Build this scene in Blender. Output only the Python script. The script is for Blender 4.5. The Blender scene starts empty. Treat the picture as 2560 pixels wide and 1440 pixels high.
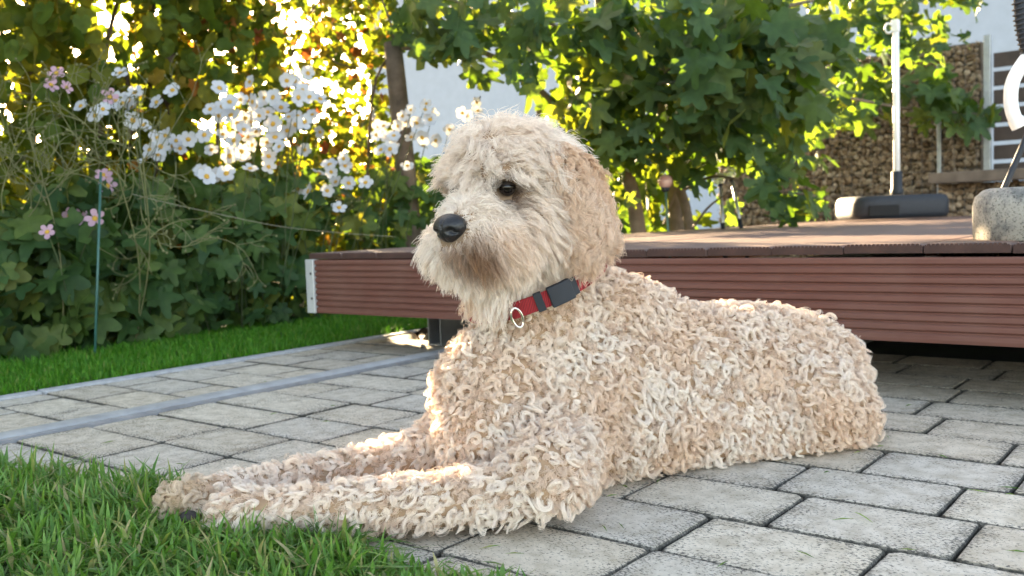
# Goldendoodle lying on a paved terrace, garden behind, low evening sun behind the hedge.
import bpy, bmesh, math, random
import numpy as np
from mathutils import Vector, Matrix, noise

random.seed(7)
rng = np.random.default_rng(7)
scene = bpy.context.scene
col = scene.collection

# ------------------------------------------------------------------ camera
CAM_H = 0.5
FPX = 2338.0                       # focal length in pixels of a 2560 px wide picture
R = np.array([[0.78155545, -0.01547106, 0.62364391],
              [0.62276409, 0.07792157, -0.77851982],
              [-0.03655078, 0.99683944, 0.07053485]])
cam_data = bpy.data.cameras.new('camera')
cam = bpy.data.objects.new('camera', cam_data)
col.objects.link(cam)
cam.matrix_world = Matrix.Translation((0, 0, CAM_H)) @ Matrix(R.tolist()).to_4x4()
cam_data.sensor_fit = 'HORIZONTAL'
cam_data.sensor_width = 36.0
cam_data.lens = FPX / 2560 * 36
cam_data.clip_start = 0.05
cam_data.clip_end = 2000
cam_data.dof.use_dof = True
cam_data.dof.focus_distance = 1.62
cam_data.dof.aperture_fstop = 6.3
scene.camera = cam

# ------------------------------------------------------------------ sky and sun
SUN = np.array(R @ np.array([(330 - 1280) / FPX, -(-40 - 720) / FPX, -1.0]))
SUN /= np.linalg.norm(SUN)
SUN_EL = math.asin(SUN[2])
SUN_AZ = math.atan2(SUN[0], SUN[1])
world = bpy.data.worlds.new('World')
scene.world = world
world.use_nodes = True
wn = world.node_tree.nodes
sky = wn.new('ShaderNodeTexSky')
sky.sky_type = 'NISHITA'
sky.sun_disc = False
sky.sun_elevation = SUN_EL
sky.sun_rotation = SUN_AZ
sky.air_density = 0.6
sky.dust_density = 0.8
sky.ozone_density = 0.0
wb = wn.new('ShaderNodeMix'); wb.data_type = 'RGBA'; wb.blend_type = 'MULTIPLY'; wb.inputs[0].default_value = 1.0
wb.inputs[7].default_value = (1.0, 0.815, 0.625, 1)      # even, slightly hazy-warm evening sky
world.node_tree.links.new(sky.outputs[0], wb.inputs[6])
world.node_tree.links.new(wb.outputs[2], wn['Background'].inputs[0])
wn['Background'].inputs[1].default_value = 0.065
sun_data = bpy.data.lights.new('sun', 'SUN')
sun_data.energy = 3.7
sun_data.angle = math.radians(0.53)
sun_data.color = (1.0, 0.76, 0.46)
sun = bpy.data.objects.new('sun', sun_data)
col.objects.link(sun)
sun.rotation_euler = Vector(SUN.tolist()).to_track_quat('Z', 'Y').to_euler()
sun.location = (-6, 4, 6)
vs = scene.view_settings
vs.view_transform = 'Standard'
vs.look = 'None'
vs.gamma = 1.0
vs.use_curve_mapping = False
vs.exposure = 4.5
scene.cycles.use_denoising = True
scene.cycles.max_bounces = 8
scene.cycles.diffuse_bounces = 4
scene.cycles.transmission_bounces = 6
scene.cycles.transparent_max_bounces = 8
scene.cycles_curves.shape = 'RIBBONS'
scene.cycles_curves.subdivisions = 2

# ------------------------------------------------------------------ helpers
CO = np.array([0, 0, CAM_H])
def ray(px, py):
    return R @ np.array([(px - 1280) / FPX, -(py - 720) / FPX, -1.0])
def PD(px, py, d):                 # point at depth d along the optical axis
    return CO + d * ray(px, py)
def PZ(px, py, z):                 # point at height z
    r = ray(px, py); return CO + r * ((z - CAM_H) / r[2])
def PY(px, py, y):
    r = ray(px, py); return CO + r * (y / r[1])
def PX(px, py, x):
    r = ray(px, py); return CO + r * (x / r[0])
def project(P):                    # (N,3) -> px, py, depth
    q = (np.asarray(P, float) - CO) @ R
    d = -q[..., 2]
    return 1280 + FPX * q[..., 0] / d, 720 - FPX * q[..., 1] / d, d
def unit(v):
    v = np.asarray(v, float); return v / np.linalg.norm(v)
CAM_R, CAM_U, CAM_F = R[:, 0], R[:, 1], -R[:, 2]

def mesh_obj(name, verts, faces, mat=None, parent=None, smooth=False, loc=None):
    me = bpy.data.meshes.new(name)
    if isinstance(verts, np.ndarray): verts = verts.tolist()
    if isinstance(faces, np.ndarray): faces = faces.tolist()
    me.from_pydata(verts, [], faces)
    if smooth:
        me.polygons.foreach_set('use_smooth', [True] * len(me.polygons))
    if mat: me.materials.append(mat)
    me.update()
    o = bpy.data.objects.new(name, me)
    col.objects.link(o)
    if parent is not None: o.parent = parent
    if loc is not None: o.location = loc
    return o
def bm_obj(name, bm, mat=None, parent=None, smooth=False, loc=None):
    me = bpy.data.meshes.new(name)
    bm.to_mesh(me); bm.free()
    if smooth: me.polygons.foreach_set('use_smooth', [True] * len(me.polygons))
    if mat: me.materials.append(mat)
    o = bpy.data.objects.new(name, me)
    col.objects.link(o)
    if parent is not None: o.parent = parent
    if loc is not None: o.location = loc
    return o
def inst(name, me, parent=None, mw=None, loc=None):
    o = bpy.data.objects.new(name, me)
    col.objects.link(o)
    if parent is not None: o.parent = parent
    if mw is not None: o.matrix_basis = mw
    if loc is not None: o.location = loc
    return o
def tag(o, label=None, cat=None, group=None, kind=None):
    if label: o['label'] = label
    if cat: o['category'] = cat
    if group: o['group'] = group
    if kind: o['kind'] = kind
    return o
def empty(name, loc=(0, 0, 0)):
    # roots stay at the origin in matrix terms so that parts keep world coordinates
    o = bpy.data.objects.new(name, None)
    o.empty_display_size = 0.05
    col.objects.link(o)
    return o
def box(bm, c, s, rot=None, bevel=0.0, seg=2):
    m = Matrix.Translation(Vector(c))
    if rot is not None: m = m @ rot.to_4x4()
    m = m @ Matrix.Diagonal((s[0], s[1], s[2], 1))
    r = bmesh.ops.create_cube(bm, size=1.0, matrix=m)
    if bevel > 0:
        es = list({e for v in r['verts'] for e in v.link_edges})
        bmesh.ops.bevel(bm, geom=es, offset=bevel, segments=seg, affect='EDGES', profile=0.5)
def tube(pts, radii, sides=8, cap=True):
    pts = np.asarray(pts, float); n = len(pts)
    radii = np.broadcast_to(np.asarray(radii, float), (n,))
    tan = np.gradient(pts, axis=0); tan /= np.linalg.norm(tan, axis=1, keepdims=True) + 1e-12
    ref = np.array([0, 0, 1.0]) if abs(tan[0][2]) < 0.9 else np.array([1.0, 0, 0])
    V, F = [], []
    u = np.cross(tan[0], ref); u /= np.linalg.norm(u)
    for i in range(n):
        u = u - tan[i] * np.dot(u, tan[i]); u /= np.linalg.norm(u) + 1e-12
        w = np.cross(tan[i], u)
        for k in range(sides):
            a = 2 * math.pi * k / sides
            V.append(pts[i] + radii[i] * (math.cos(a) * u + math.sin(a) * w))
    for i in range(n - 1):
        for k in range(sides):
            a, b = i * sides + k, i * sides + (k + 1) % sides
            F.append((a, b, b + sides, a + sides))
    if cap:
        F.append(tuple(range(sides))[::-1]); F.append(tuple((n - 1) * sides + k for k in range(sides)))
    return V, F
def join_parts(parts):
    V, F = [], []
    for v, f in parts:
        o = len(V); V.extend(v); F.extend([tuple(i + o for i in t) for t in f])
    return V, F
def lathe(profile, sides=24, c=(0, 0, 0)):
    V, F = [], []
    for r, z in profile:
        for k in range(sides):
            a = 2 * math.pi * k / sides
            V.append((c[0] + r * math.cos(a), c[1] + r * math.sin(a), c[2] + z))
    n = len(profile)
    for i in range(n - 1):
        for k in range(sides):
            a, b = i * sides + k, i * sides + (k + 1) % sides
            F.append((a, b, b + sides, a + sides))
    F.append(tuple(range(sides))[::-1]); F.append(tuple((n - 1) * sides + k for k in range(sides)))
    return V, F
def smooth_path(ctrl, n):
    c = np.asarray(ctrl, float); t = np.linspace(0, len(c) - 1, n); out = []
    cc = np.vstack([2 * c[0] - c[1], c, 2 * c[-1] - c[-2]])
    for x in t:
        i = min(int(x), len(c) - 2); u = x - i
        p0, p1, p2, p3 = cc[i:i + 4]
        out.append(0.5 * (2 * p1 + (p2 - p0) * u + (2 * p0 - 5 * p1 + 4 * p2 - p3) * u * u + (3 * p1 - p0 - 3 * p2 + p3) * u ** 3))
    return np.array(out)

# ------------------------------------------------------------------ materials
class NT:
    def __init__(s, name):
        s.m = bpy.data.materials.new(name); s.m.use_nodes = True
        s.t = s.m.node_tree; s.n = s.t.nodes; s.b = s.n['Principled BSDF']; s.out = s.n['Material Output']
    def new(s, t, **kw):
        n = s.n.new(t)
        for k, v in kw.items(): setattr(n, k, v)
        return n
    def link(s, a, b): s.t.links.new(a, b)
    def noise(s, scale, detail=4, rough=0.55, vec=None, dist=0.0):
        n = s.new('ShaderNodeTexNoise'); n.inputs['Scale'].default_value = scale
        n.inputs['Detail'].default_value = detail; n.inputs['Roughness'].default_value = rough
        n.inputs['Distortion'].default_value = dist
        if vec is not None: s.link(vec, n.inputs['Vector'])
        return n
    def ramp(s, fac, stops, interp='LINEAR'):
        r = s.new('ShaderNodeValToRGB'); r.color_ramp.interpolation = interp
        e = r.color_ramp.elements
        while len(e) > 1: e.remove(e[-1])
        e[0].position = stops[0][0]; e[0].color = tuple(stops[0][1]) + (1,)
        for p, c in stops[1:]:
            x = e.new(p); x.color = tuple(c) + (1,)
        s.link(fac, r.inputs[0]); return r
    def mix(s, fac, a, b, mode='MIX'):
        m = s.new('ShaderNodeMix', data_type='RGBA', blend_type=mode)
        for i, v in ((0, fac), (6, a), (7, b)):
            if hasattr(v, 'is_output'): s.link(v, m.inputs[i])
            elif i == 0: m.inputs[0].default_value = v
            else: m.inputs[i].default_value = tuple(v) + (1,)
        return m.outputs[2]
    def math(s, op, a, b=None, clamp=False):
        m = s.new('ShaderNodeMath', operation=op); m.use_clamp = clamp
        for i, v in ((0, a), (1, b)):
            if v is None: continue
            if hasattr(v, 'is_output'): s.link(v, m.inputs[i])
            else: m.inputs[i].default_value = v
        return m.outputs[0]
    def bump(s, h, strength=0.3, dist=0.01):
        b = s.new('ShaderNodeBump'); b.inputs['Strength'].default_value = strength; b.inputs['Distance'].default_value = dist
        s.link(h, b.inputs['Height']); s.link(b.outputs[0], s.b.inputs['Normal']); return b
    def set(s, **kw):
        for k, v in kw.items():
            i = s.b.inputs[k]
            if hasattr(v, 'is_output'): s.link(v, i)
            elif isinstance(v, (tuple, list)) and len(v) == 3: i.default_value = tuple(v) + (1,)
            else: i.default_value = v
        return s
def plain(name, c, rough=0.5, metal=0.0, var=0.12, scale=20, bump=0.0, spec=0.5):
    t = NT(name)
    tc = t.new('ShaderNodeTexCoord')
    n = t.noise(scale, 5, vec=tc.outputs['Object'])
    lo = tuple(x * (1 - var) for x in c); hi = tuple(min(1, x * (1 + var)) for x in c)
    r = t.ramp(n.outputs[0], [(0.3, lo), (0.7, hi)])
    t.set(**{'Base Color': r.outputs[0], 'Roughness': rough, 'Metallic': metal, 'Specular IOR Level': spec})
    if bump: t.bump(n.outputs[0], bump, 0.004)
    return t.m
# ------------------------------------------------------------------ ground, paving, kerb, rail, lawns
t = NT('soil')
tc = t.new('ShaderNodeTexCoord')
n1 = t.noise(3, 6, vec=tc.outputs['Object']); n2 = t.noise(60, 4, vec=tc.outputs['Object'])
c = t.ramp(n1.outputs[0], [(.3, (.022, .017, .010)), (.7, (.055, .045, .024))])
t.set(**{'Base Color': c.outputs[0], 'Roughness': .95}); t.bump(n2.outputs[0], .8, .02)
M_SOIL = t.m
ground = mesh_obj('ground', [(-400, -400, -.03), (400, -400, -.03), (400, 400, -.03), (-400, 400, -.03)], [(0, 1, 2, 3)], M_SOIL)
tag(ground, kind='structure')

X_KERB, X_RAIL0, X_RAIL1, Y_EDGE = -3.085, -2.545, -2.425, .80
pavement = empty('terrace_paving'); tag(pavement, kind='structure')
t = NT('joint_sand')
tc = t.new('ShaderNodeTexCoord')
n1 = t.noise(5, 5, vec=tc.outputs['Object']); n2 = t.noise(160, 3, vec=tc.outputs['Object'])
c = t.ramp(n1.outputs[0], [(.4, (.012, .012, .011)), (.62, (.018, .026, .010))])
t.set(**{'Base Color': c.outputs[0], 'Roughness': .95}); t.bump(n2.outputs[0], .8, .006)
M_JOINT = t.m
mesh_obj('joint_bed', [(X_KERB, Y_EDGE, -.013), (3.2, Y_EDGE, -.013), (3.2, 9.0, -.013), (X_KERB, 9.0, -.013)], [(0, 1, 2, 3)], M_JOINT, pavement)

t = NT('paver_stone')
tc = t.new('ShaderNodeTexCoord'); oi = t.new('ShaderNodeObjectInfo')
geo = t.new('ShaderNodeNewGeometry')
tone = t.ramp(oi.outputs['Random'], [(0, (.51, .445, .355)), (.2, (.62, .53, .405)), (.4, (.57, .52, .45)), (.6, (.66, .58, .46)), (.8, (.545, .505, .445)), (1, (.59, .505, .39))])
fine = t.noise(420, 3, .7, vec=geo.outputs['Position'])
med = t.noise(26, 5, .6, vec=geo.outputs['Position'])
c1 = t.mix(t.math('MULTIPLY', fine.outputs[0], .62), tone.outputs[0], (.75, .68, .58))
stain = t.ramp(med.outputs[0], [(.35, (.72, .70, .66)), (.60, (1, 1, 1))])
c2 = t.mix(1.0, c1, stain.outputs[0], 'MULTIPLY')
# small black pits, denser towards the worn edges
mp = t.new('ShaderNodeMapping'); mp.inputs['Scale'].default_value = (1.0, 1.9, 1.0); t.link(geo.outputs['Position'], mp.inputs[0])
pit = t.noise(150, 4, .62, vec=mp.outputs[0]); big = t.noise(9, 3, vec=geo.outputs['Position'])
sx = t.new('ShaderNodeSeparateXYZ'); t.link(tc.outputs['Generated'], sx.inputs[0])
ex = t.math('ABSOLUTE', t.math('SUBTRACT', sx.outputs[0], .5)); ey = t.math('ABSOLUTE', t.math('SUBTRACT', sx.outputs[1], .5))
edge = t.math('POWER', t.math('MULTIPLY', t.math('MAXIMUM', ex, ey), 2.0), 6.0)
pv = t.math('ADD', t.math('ADD', pit.outputs[0], t.math('MULTIPLY', edge, .115)), t.math('MULTIPLY', t.math('SUBTRACT', big.outputs[0], .5), .22))
pm = t.ramp(pv, [(.580, (0, 0, 0)), (.625, (1, 1, 1))])
c3 = t.mix(t.math('MULTIPLY', pm.outputs[0], .85), c2, (.075, .07, .065))
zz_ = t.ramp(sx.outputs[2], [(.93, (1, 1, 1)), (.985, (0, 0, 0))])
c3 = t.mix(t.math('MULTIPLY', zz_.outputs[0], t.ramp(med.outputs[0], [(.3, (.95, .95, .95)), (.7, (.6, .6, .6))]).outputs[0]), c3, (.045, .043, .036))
t.set(**{'Base Color': c3, 'Roughness': .88, 'Specular IOR Level': .3})
hgt = t.math('SUBTRACT', t.math('MULTIPLY', fine.outputs[0], .5), pm.outputs[0])
t.bump(hgt, .55, .003)
M_PAVER = t.m

PW = .19
_pav = {}
def paver_mesh(lx, ly, var):
    key = (round(lx, 3), round(ly, 3), var)
    if key in _pav: return _pav[key]
    rr = random.Random(var * 17 + int(lx * 1000))
    hx, hy = lx / 2 - .0029, ly / 2 - .0029
    c = .010
    out = []
    for (sx_, sy_) in ((1, 1), (-1, 1), (-1, -1), (1, -1)):
        cc = c * rr.uniform(.5, 1.3)
        a = (sx_ * hx, sy_ * (hy - cc)); b = (sx_ * (hx - cc * .45), sy_ * (hy - cc * .45)); d = (sx_ * (hx - cc), sy_ * hy)
        out += [a, b, d] if sx_ * sy_ > 0 else [d, b, a]
    # extra mid-edge points so that edges are not dead straight
    full = []
    for i in range(len(out)):
        p, q = out[i], out[(i + 1) % len(out)]
        full.append(p)
        if math.dist(p, q) > .06:
            for f in (.33, .66):
                w = rr.uniform(-.0016, .0006)
                m = (p[0] * (1 - f) + q[0] * f, p[1] * (1 - f) + q[1] * f)
                full.append((m[0] + (math.copysign(w, m[0]) if abs(abs(m[0]) - hx) < .001 else 0), m[1] + (math.copysign(w, m[1]) if abs(abs(m[1]) - hy) < .001 else 0)))
    n_ = len(full); V = []
    for z, s in ((-.03, 0), (-.0045, 0), (-.0008, .0026), (0, .0065)):
        for x, y in full:
            l = math.hypot(x, y); V.append((x - math.copysign(s, x) * (abs(x) > .02), y - math.copysign(s, y) * (abs(y) > .02), z))
    F = []
    for k in range(3):
        for i in range(n_):
            j = (i + 1) % n_; F.append((k * n_ + i, k * n_ + j, (k + 1) * n_ + j, (k + 1) * n_ + i))
    F.append(tuple(3 * n_ + i for i in range(n_)))
    me = bpy.data.meshes.new('paver'); me.from_pydata(V, [], F); me.materials.append(M_PAVER); me.update()
    _pav[key] = me; return me
starts = {0: -.703, 1: -.616, 2: -.683, 3: -.592, 4: -.66, 5: -.574, 6: -.65}
LENS = (.262, .272, .282)
prr = random.Random(3)
for row in range(-2, 11):
    y0 = 1.2025 + PW * row; y1 = y0 + PW
    
    x_st = starts.get(row, -.66 + prr.uniform(-.08, .08))
    joints = [x_st]
    xmax = 1.15
    while joints[-1] < xmax: joints.append(joints[-1] + prr.choice(LENS))
    while joints[0] > X_RAIL1 + .16: joints.insert(0, joints[0] - prr.choice(LENS))
    joints[0] = X_RAIL1 + .002
    segs = list(zip(joints[:-1], joints[1:]))
    # beyond the rail up to the kerb
    j2 = [X_RAIL0 - .002]
    if row % 2: j2 += [X_RAIL0 - .27, X_KERB + .002]
    else: j2 += [X_RAIL0 - .135, X_RAIL0 - .405, X_KERB + .002]
    segs += [(b, a) for a, b in zip(j2[:-1], j2[1:])]
    for (a, b) in segs:
        me = paver_mesh(b - a, y1 - y0, prr.randrange(4))
        mw = Matrix.Translation(((a + b) / 2, (y0 + y1) / 2, prr.uniform(-.0018, .0012))) @ Matrix.Rotation(prr.uniform(-.004, .004), 4, 'X') @ Matrix.Rotation(prr.uniform(-.003, .003), 4, 'Y') @ Matrix.Rotation(prr.uniform(-.003, .003), 4, 'Z')
        inst('paver', me, pavement, mw)
# kerb stones
M_KERB = plain('kerb_concrete', (.40, .40, .41), .9, var=.18, scale=35, bump=.3)
kerb = empty('kerb'); tag(kerb, kind='structure')
y = -.6
while y < 8:
    bm = bmesh.new(); box(bm, (X_KERB - .034, y + .497, -.045), (.062, .992, .1), bevel=.006)
    bm_obj('kerb_stone', bm, M_KERB, kerb); y += 1.0
# sunk track rail
M_ALU = plain('weathered_aluminium', (.36, .36, .37), .62, .35, var=.18, scale=14)
rail = empty('track_rail'); tag(rail, 'long grey aluminium track rail sunk into the paving beside the lawn', 'rail')
def extrude_y(profile, y0, y1):
    n_ = len(profile)
    V = [(x, y0, z) for x, z in profile] + [(x, y1, z) for x, z in profile]
    F = [(i, i + n_, (i + 1) % n_ + n_, (i + 1) % n_) for i in range(n_)] + [tuple(range(n_)), tuple(range(2 * n_ - 1, n_ - 1, -1))]
    return V, F
mesh_obj('flange', *extrude_y([(X_RAIL0 + .004, -.02), (X_RAIL0 + .004, .001), (X_RAIL1 - .004, .001), (X_RAIL1 - .004, -.02)], .93, 8.2), M_ALU, rail)
arc = [(X_RAIL0 + .046 + .036 * math.cos(a), .0015 + .009 * math.sin(a)) for a in np.linspace(math.pi, 0, 12)]
mesh_obj('running_tube', *extrude_y(arc, .93, 8.2), M_ALU, rail, smooth=True)
mesh_obj('edge_lip', *extrude_y([(X_RAIL1 - .020, .0015), (X_RAIL1 - .020, .0055), (X_RAIL1 - .010, .0055), (X_RAIL1 - .010, .0015)], .93, 8.2), M_ALU, rail)

# grass
def leafy(name, refl, trans, mixf=.45, rough=.5, spec=.35, attr='tone', vein=0.0):
    """leaf material: reflected and transmitted colours from ramps over a per-leaf tone"""
    t = NT(name)
    a = t.new('ShaderNodeAttribute', attribute_name=attr); oi = t.new('ShaderNodeObjectInfo')
    f = t.math('FRACT', t.math('ADD', a.outputs['Fac'], oi.outputs['Random']))
    geo = t.new('ShaderNodeNewGeometry')
    nn = t.noise(18, 3, vec=geo.outputs['Position'])
    r1 = t.ramp(f, refl); r2 = t.ramp(f, trans)
    v = t.ramp(nn.outputs[0], [(.3, (.72, .72, .72)), (.7, (1.15, 1.12, 1.05))])
    c1 = t.mix(1.0, r1.outputs[0], v.outputs[0], 'MULTIPLY'); c2 = t.mix(1.0, r2.outputs[0], v.outputs[0], 'MULTIPLY')
    t.set(**{'Base Color': c1, 'Roughness': rough, 'Specular IOR Level': spec})
    tr = t.new('ShaderNodeBsdfTranslucent'); t.link(c2, tr.inputs[0])
    mx = t.new('ShaderNodeMixShader'); mx.inputs[0].default_value = mixf
    t.link(t.b.outputs[0], mx.inputs[1]); t.link(tr.outputs[0], mx.inputs[2]); t.link(mx.outputs[0], t.out.inputs[0])
    return t.m
M_GRASS = leafy('grass_blade', [(0, (.085, .205, .035)), (.35, (.135, .30, .048)), (.6, (.17, .33, .085)), (.78, (.23, .37, .065)), (.86, (.36, .35, .12)), (.92, (.45, .39, .21)), (1, (.12, .28, .12))],
                [(0, (.10, .26, .02)), (.85, (.18, .34, .03)), (1, (.40, .34, .12))], .40, .45, .4)
M_LAWN = leafy('lawn_blade', [(0, (.052, .19, .013)), (.6, (.095, .29, .022)), (.92, (.15, .33, .03)), (1, (.30, .30, .10))],
               [(0, (.06, .28, .01)), (1, (.16, .40, .02))], .40, .5, .3)
def grass_mesh(name, roots, hgt, wid, lean, mat, parent, label=None):
    n = len(roots)
    az = rng.uniform(0, 2 * np.pi, n); d = np.stack([np.cos(az), np.sin(az), np.zeros(n)], 1)
    s = np.stack([-np.sin(az + rng.normal(0, .6, n)), np.cos(az), np.zeros(n)], 1)
    ln = np.abs(rng.normal(lean, lean * .6, n)); V = np.empty((n, 7, 3))
    for k, (t_, w_) in enumerate(((0, .7), (.4, 1.0), (.75, .75))):
        c = roots + d * (ln * hgt * t_ ** 2)[:, None] + np.array([0, 0, 1.0]) * (hgt * t_ * np.sqrt(np.clip(1 - (ln * t_) ** 2 * .5, .2, 1)))[:, None]
        V[:, 2 * k] = c - s * (wid * w_ / 2)[:, None]; V[:, 2 * k + 1] = c + s * (wid * w_ / 2)[:, None]
    V[:, 6] = roots + d * (ln * hgt)[:, None] + np.array([0, 0, 1.0]) * (hgt * np.sqrt(np.clip(1 - ln ** 2 * .5, .15, 1)))[:, None]
    b = (np.arange(n) * 7)[:, None]
    q = np.concatenate([b + np.array([[0, 1, 3, 2]]), b + np.array([[2, 3, 5, 4]])]); tr_ = b + np.array([[4, 5, 6]])
    o = mesh_obj(name, V.reshape(-1, 3), q.tolist() + tr_.tolist(), mat, parent)
    at = o.data.attributes.new('tone', 'FLOAT', 'POINT'); at.data.foreach_set('value', np.repeat(rng.random(n), 7).astype(np.float32))
    return o
lawn_far = mesh_obj('lawn_soil', [(-4.3, -1.5, -.012), (-3.15, -1.5, -.012), (-3.15, 9, -.012), (-4.3, 9, -.012)], [(0, 1, 2, 3)], plain('lawn_soil', (.035, .05, .014), .95), None)
tag(lawn_far, kind='structure'); lawn_far.name = 'lawn'
n = 95000
yy = 9 * rng.random(n) ** 1.25 - .3
rt = np.stack([rng.uniform(-4.22, -3.155, n), yy, np.full(n, -.012)], 1)
g = grass_mesh('lawn_grass', rt, rng.uniform(.022, .05, n), rng.uniform(.0025, .0045, n), .55, M_LAWN, None)
tag(g, 'short bright green lawn strip between kerb and flower bed', 'grass', kind='stuff')
nl = mesh_obj('lawn', [(-3.05, -1.2, -.010), (1.2, -1.2, -.010), (1.2, Y_EDGE - .002, -.010), (-3.05, Y_EDGE - .002, -.010)], [(0, 1, 2, 3)], bpy.data.materials['lawn_soil'])
tag(nl, kind='structure')
n = 17000
xx = rng.uniform(-2.3, -.15, n); yy = np.interp(xx, [-2.3, -1.95, -1.6, -.15], [.74, .84, .955, .945]) - np.abs(rng.normal(0, .22, n))
edge_n = np.array([noise.noise(Vector((x * 4.5, 3.1, 0))) for x in xx])
yy += .030 * edge_n
rt = np.stack([xx, yy, np.full(n, -.008)], 1)
clump = np.array([noise.noise(Vector((x * 9, y_ * 9, 2.0))) for x, y_ in zip(xx, yy)])
hh = rng.uniform(.032, .080, n) * (1 + .45 * clump) * np.where(xx < -1.45, 1.15, .95) * np.interp(xx, [-1.05, -.85], [1, .5])
# the dog's forelegs press the blades down
for (a, b) in (((560, 1300), (1000, 1330)), ((430, 1285), (700, 1230))):
    p, q = PZ(*a, 0), PZ(*b, 0); v = q - p; tt_ = np.clip(((rt - p) @ v) / (v @ v), 0, 1)
    dd = np.linalg.norm(rt - (p + tt_[:, None] * v), axis=1); hh = np.where(dd < .05, hh * .35, hh)
g = grass_mesh('meadow_grass', rt, hh, rng.uniform(.0030, .0080, n), .85, M_GRASS, None)
tag(g, 'long green grass blades at the near edge of the paving', 'grass', kind='stuff')
# ------------------------------------------------------------------ raised deck
t = NT('deck_composite')
tc = t.new('ShaderNodeTexCoord'); geo = t.new('ShaderNodeNewGeometry'); oi = t.new('ShaderNodeObjectInfo')
mp = t.new('ShaderNodeMapping'); mp.inputs['Scale'].default_value = (1.5, 30, 30); t.link(geo.outputs['Position'], mp.inputs[0])
n1 = t.noise(3, 6, vec=mp.outputs[0]); n2 = t.noise(220, 3, vec=geo.outputs['Position'])
n3 = t.noise(5, 4, vec=geo.outputs['Position'])
c = t.ramp(n1.outputs[0], [(.25, (.118, .046, .034)), (.75, (.165, .070, .053))])
c2 = t.mix(t.ramp(n3.outputs[0], [(.45, (0, 0, 0)), (.75, (.4, .4, .4))]).outputs[0], c.outputs[0], (.20, .115, .09))
t.set(**{'Base Color': c2, 'Roughness': .62, 'Specular IOR Level': .35}); t.bump(n2.outputs[0], .15, .002)
M_FASCIA = t.m
t = NT('deck_board_composite')
geo = t.new('ShaderNodeNewGeometry')
mp = t.new('ShaderNodeMapping'); mp.inputs['Scale'].default_value = (30, 1.2, 30); t.link(geo.outputs['Position'], mp.inputs[0])
n1 = t.noise(3, 6, vec=mp.outputs[0]); oi = t.new('ShaderNodeObjectInfo')
c = t.ramp(n1.outputs[0], [(.25, (.105, .064, .056)), (.75, (.155, .10, .088))])
c2 = t.mix(t.math('MULTIPLY', oi.outputs['Random'], .3), c.outputs[0], (.21, .15, .125))
t.set(**{'Base Color': c2, 'Roughness': .6, 'Specular IOR Level': .4})
M_BOARD = t.m
YD, XD0, XD1, ZF0, ZF1 = 2.5, -3.09, 2.6, .154, .372
deck = empty('raised_deck')
tag(deck, 'raised red-brown composite deck with ridged front board on aluminium beams', 'deck')
# ridged front board
prof = []; nr = 9; pitch = (ZF1 - ZF0) / nr; gd = .0075
for k in range(nr):
    z0 = ZF0 + k * pitch; z1 = z0 + pitch
    if k > 0: prof += [(YD + gd, z0 - .0), (YD + gd, z0 + .0035), (YD + .0022, z0 + .0062)]
    else: prof += [(YD + .0022, z0)]
    prof += [(YD, z0 + .009), (YD, z1 - .005), (YD + .0018, z1 - .0022 if k < nr - 1 else z1)]
    if k < nr - 1: prof += [(YD + gd, z1 - .001)]
prof += [(YD + .024, ZF1), (YD + .024, ZF0)]
n_ = len(prof); xs = (XD0 + .05, XD1)
V = [(xs[0], y, z) for y, z in prof] + [(xs[1], y, z) for y, z in prof]
F = [(i, (i + 1) % n_, (i + 1) % n_ + n_, i + n_) for i in range(n_)] + [tuple(range(n_ - 1, -1, -1)), tuple(range(n_, 2 * n_))]
mesh_obj('front_board', V, F, M_FASCIA, deck)
M_PLATE = plain('pale_metal_plate', (.56, .57, .58), .45, .35, var=.08)
bm = bmesh.new(); box(bm, (XD0 + .020, YD + .010, (ZF0 + ZF1) / 2 + .001), (.048, .030, ZF1 - ZF0 + .004), bevel=.002)
cap = bm_obj('end_cap', bm, M_PLATE, deck)
M_DARKMETAL = plain('screw_steel', (.10, .10, .10), .4, .6)
for zz in (ZF0 + .06, ZF1 - .055):
    V, F = lathe([(.0001, 0), (.006, 0), (.006, .002), (.004, .003), (.0001, .003)], 10)
    o = mesh_obj('screw', V, F, M_DARKMETAL, cap); o.matrix_basis = Matrix.Translation((XD0 + .030, YD - .0055, zz)) @ Matrix.Rotation(math.pi / 2, 4, 'X')
# side board and edging, frame beams
bm = bmesh.new(); box(bm, (XD0 + .012, 6.3, (ZF0 + ZF1) / 2), (.024, 7.5, ZF1 - ZF0 - .003), bevel=.003); bm_obj('side_board', bm, M_FASCIA, deck)
# boards with ridged profile, laid towards the back
bw, gap, bt = .198, .004, .022
pr = [(0, 0), (0, bt - .004), (.004, bt)]
nrid = 17; x0 = .006; step = (bw - .012) / nrid
for k in range(nrid):
    a = x0 + k * step
    pr += [(a + step * .05, bt - .003), (a + step * .25, bt + .0026), (a + step * .75, bt + .0026), (a + step * .95, bt - .003)]
pr += [(bw - .004, bt), (bw, bt - .004), (bw, 0)]
V, F = extrude_y(pr, 0, 7.55)
bme = bpy.data.meshes.new('deck_board'); bme.from_pydata([tuple(map(float, v)) for v in V], [], F); bme.materials.append(M_BOARD); bme.materials.append(plain('board_cut_end_shade', (.055, .026, .020), .8, var=.3)); bme.polygons[len(F) - 2].material_index = 1; bme.polygons[len(F) - 1].material_index = 1; bme.update()  # cut ends get a darker brown that paints in the shade on them
x = XD0; k = 0; drr = random.Random(5)
while x < XD1 - .1:
    lift = .002 + drr.uniform(0, .003) + (.004 if x > -1.5 else 0) + (.002 if x > -.9 else 0)
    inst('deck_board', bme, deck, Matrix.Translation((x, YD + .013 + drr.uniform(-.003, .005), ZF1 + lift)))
    x += bw + gap; k += 1
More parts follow.
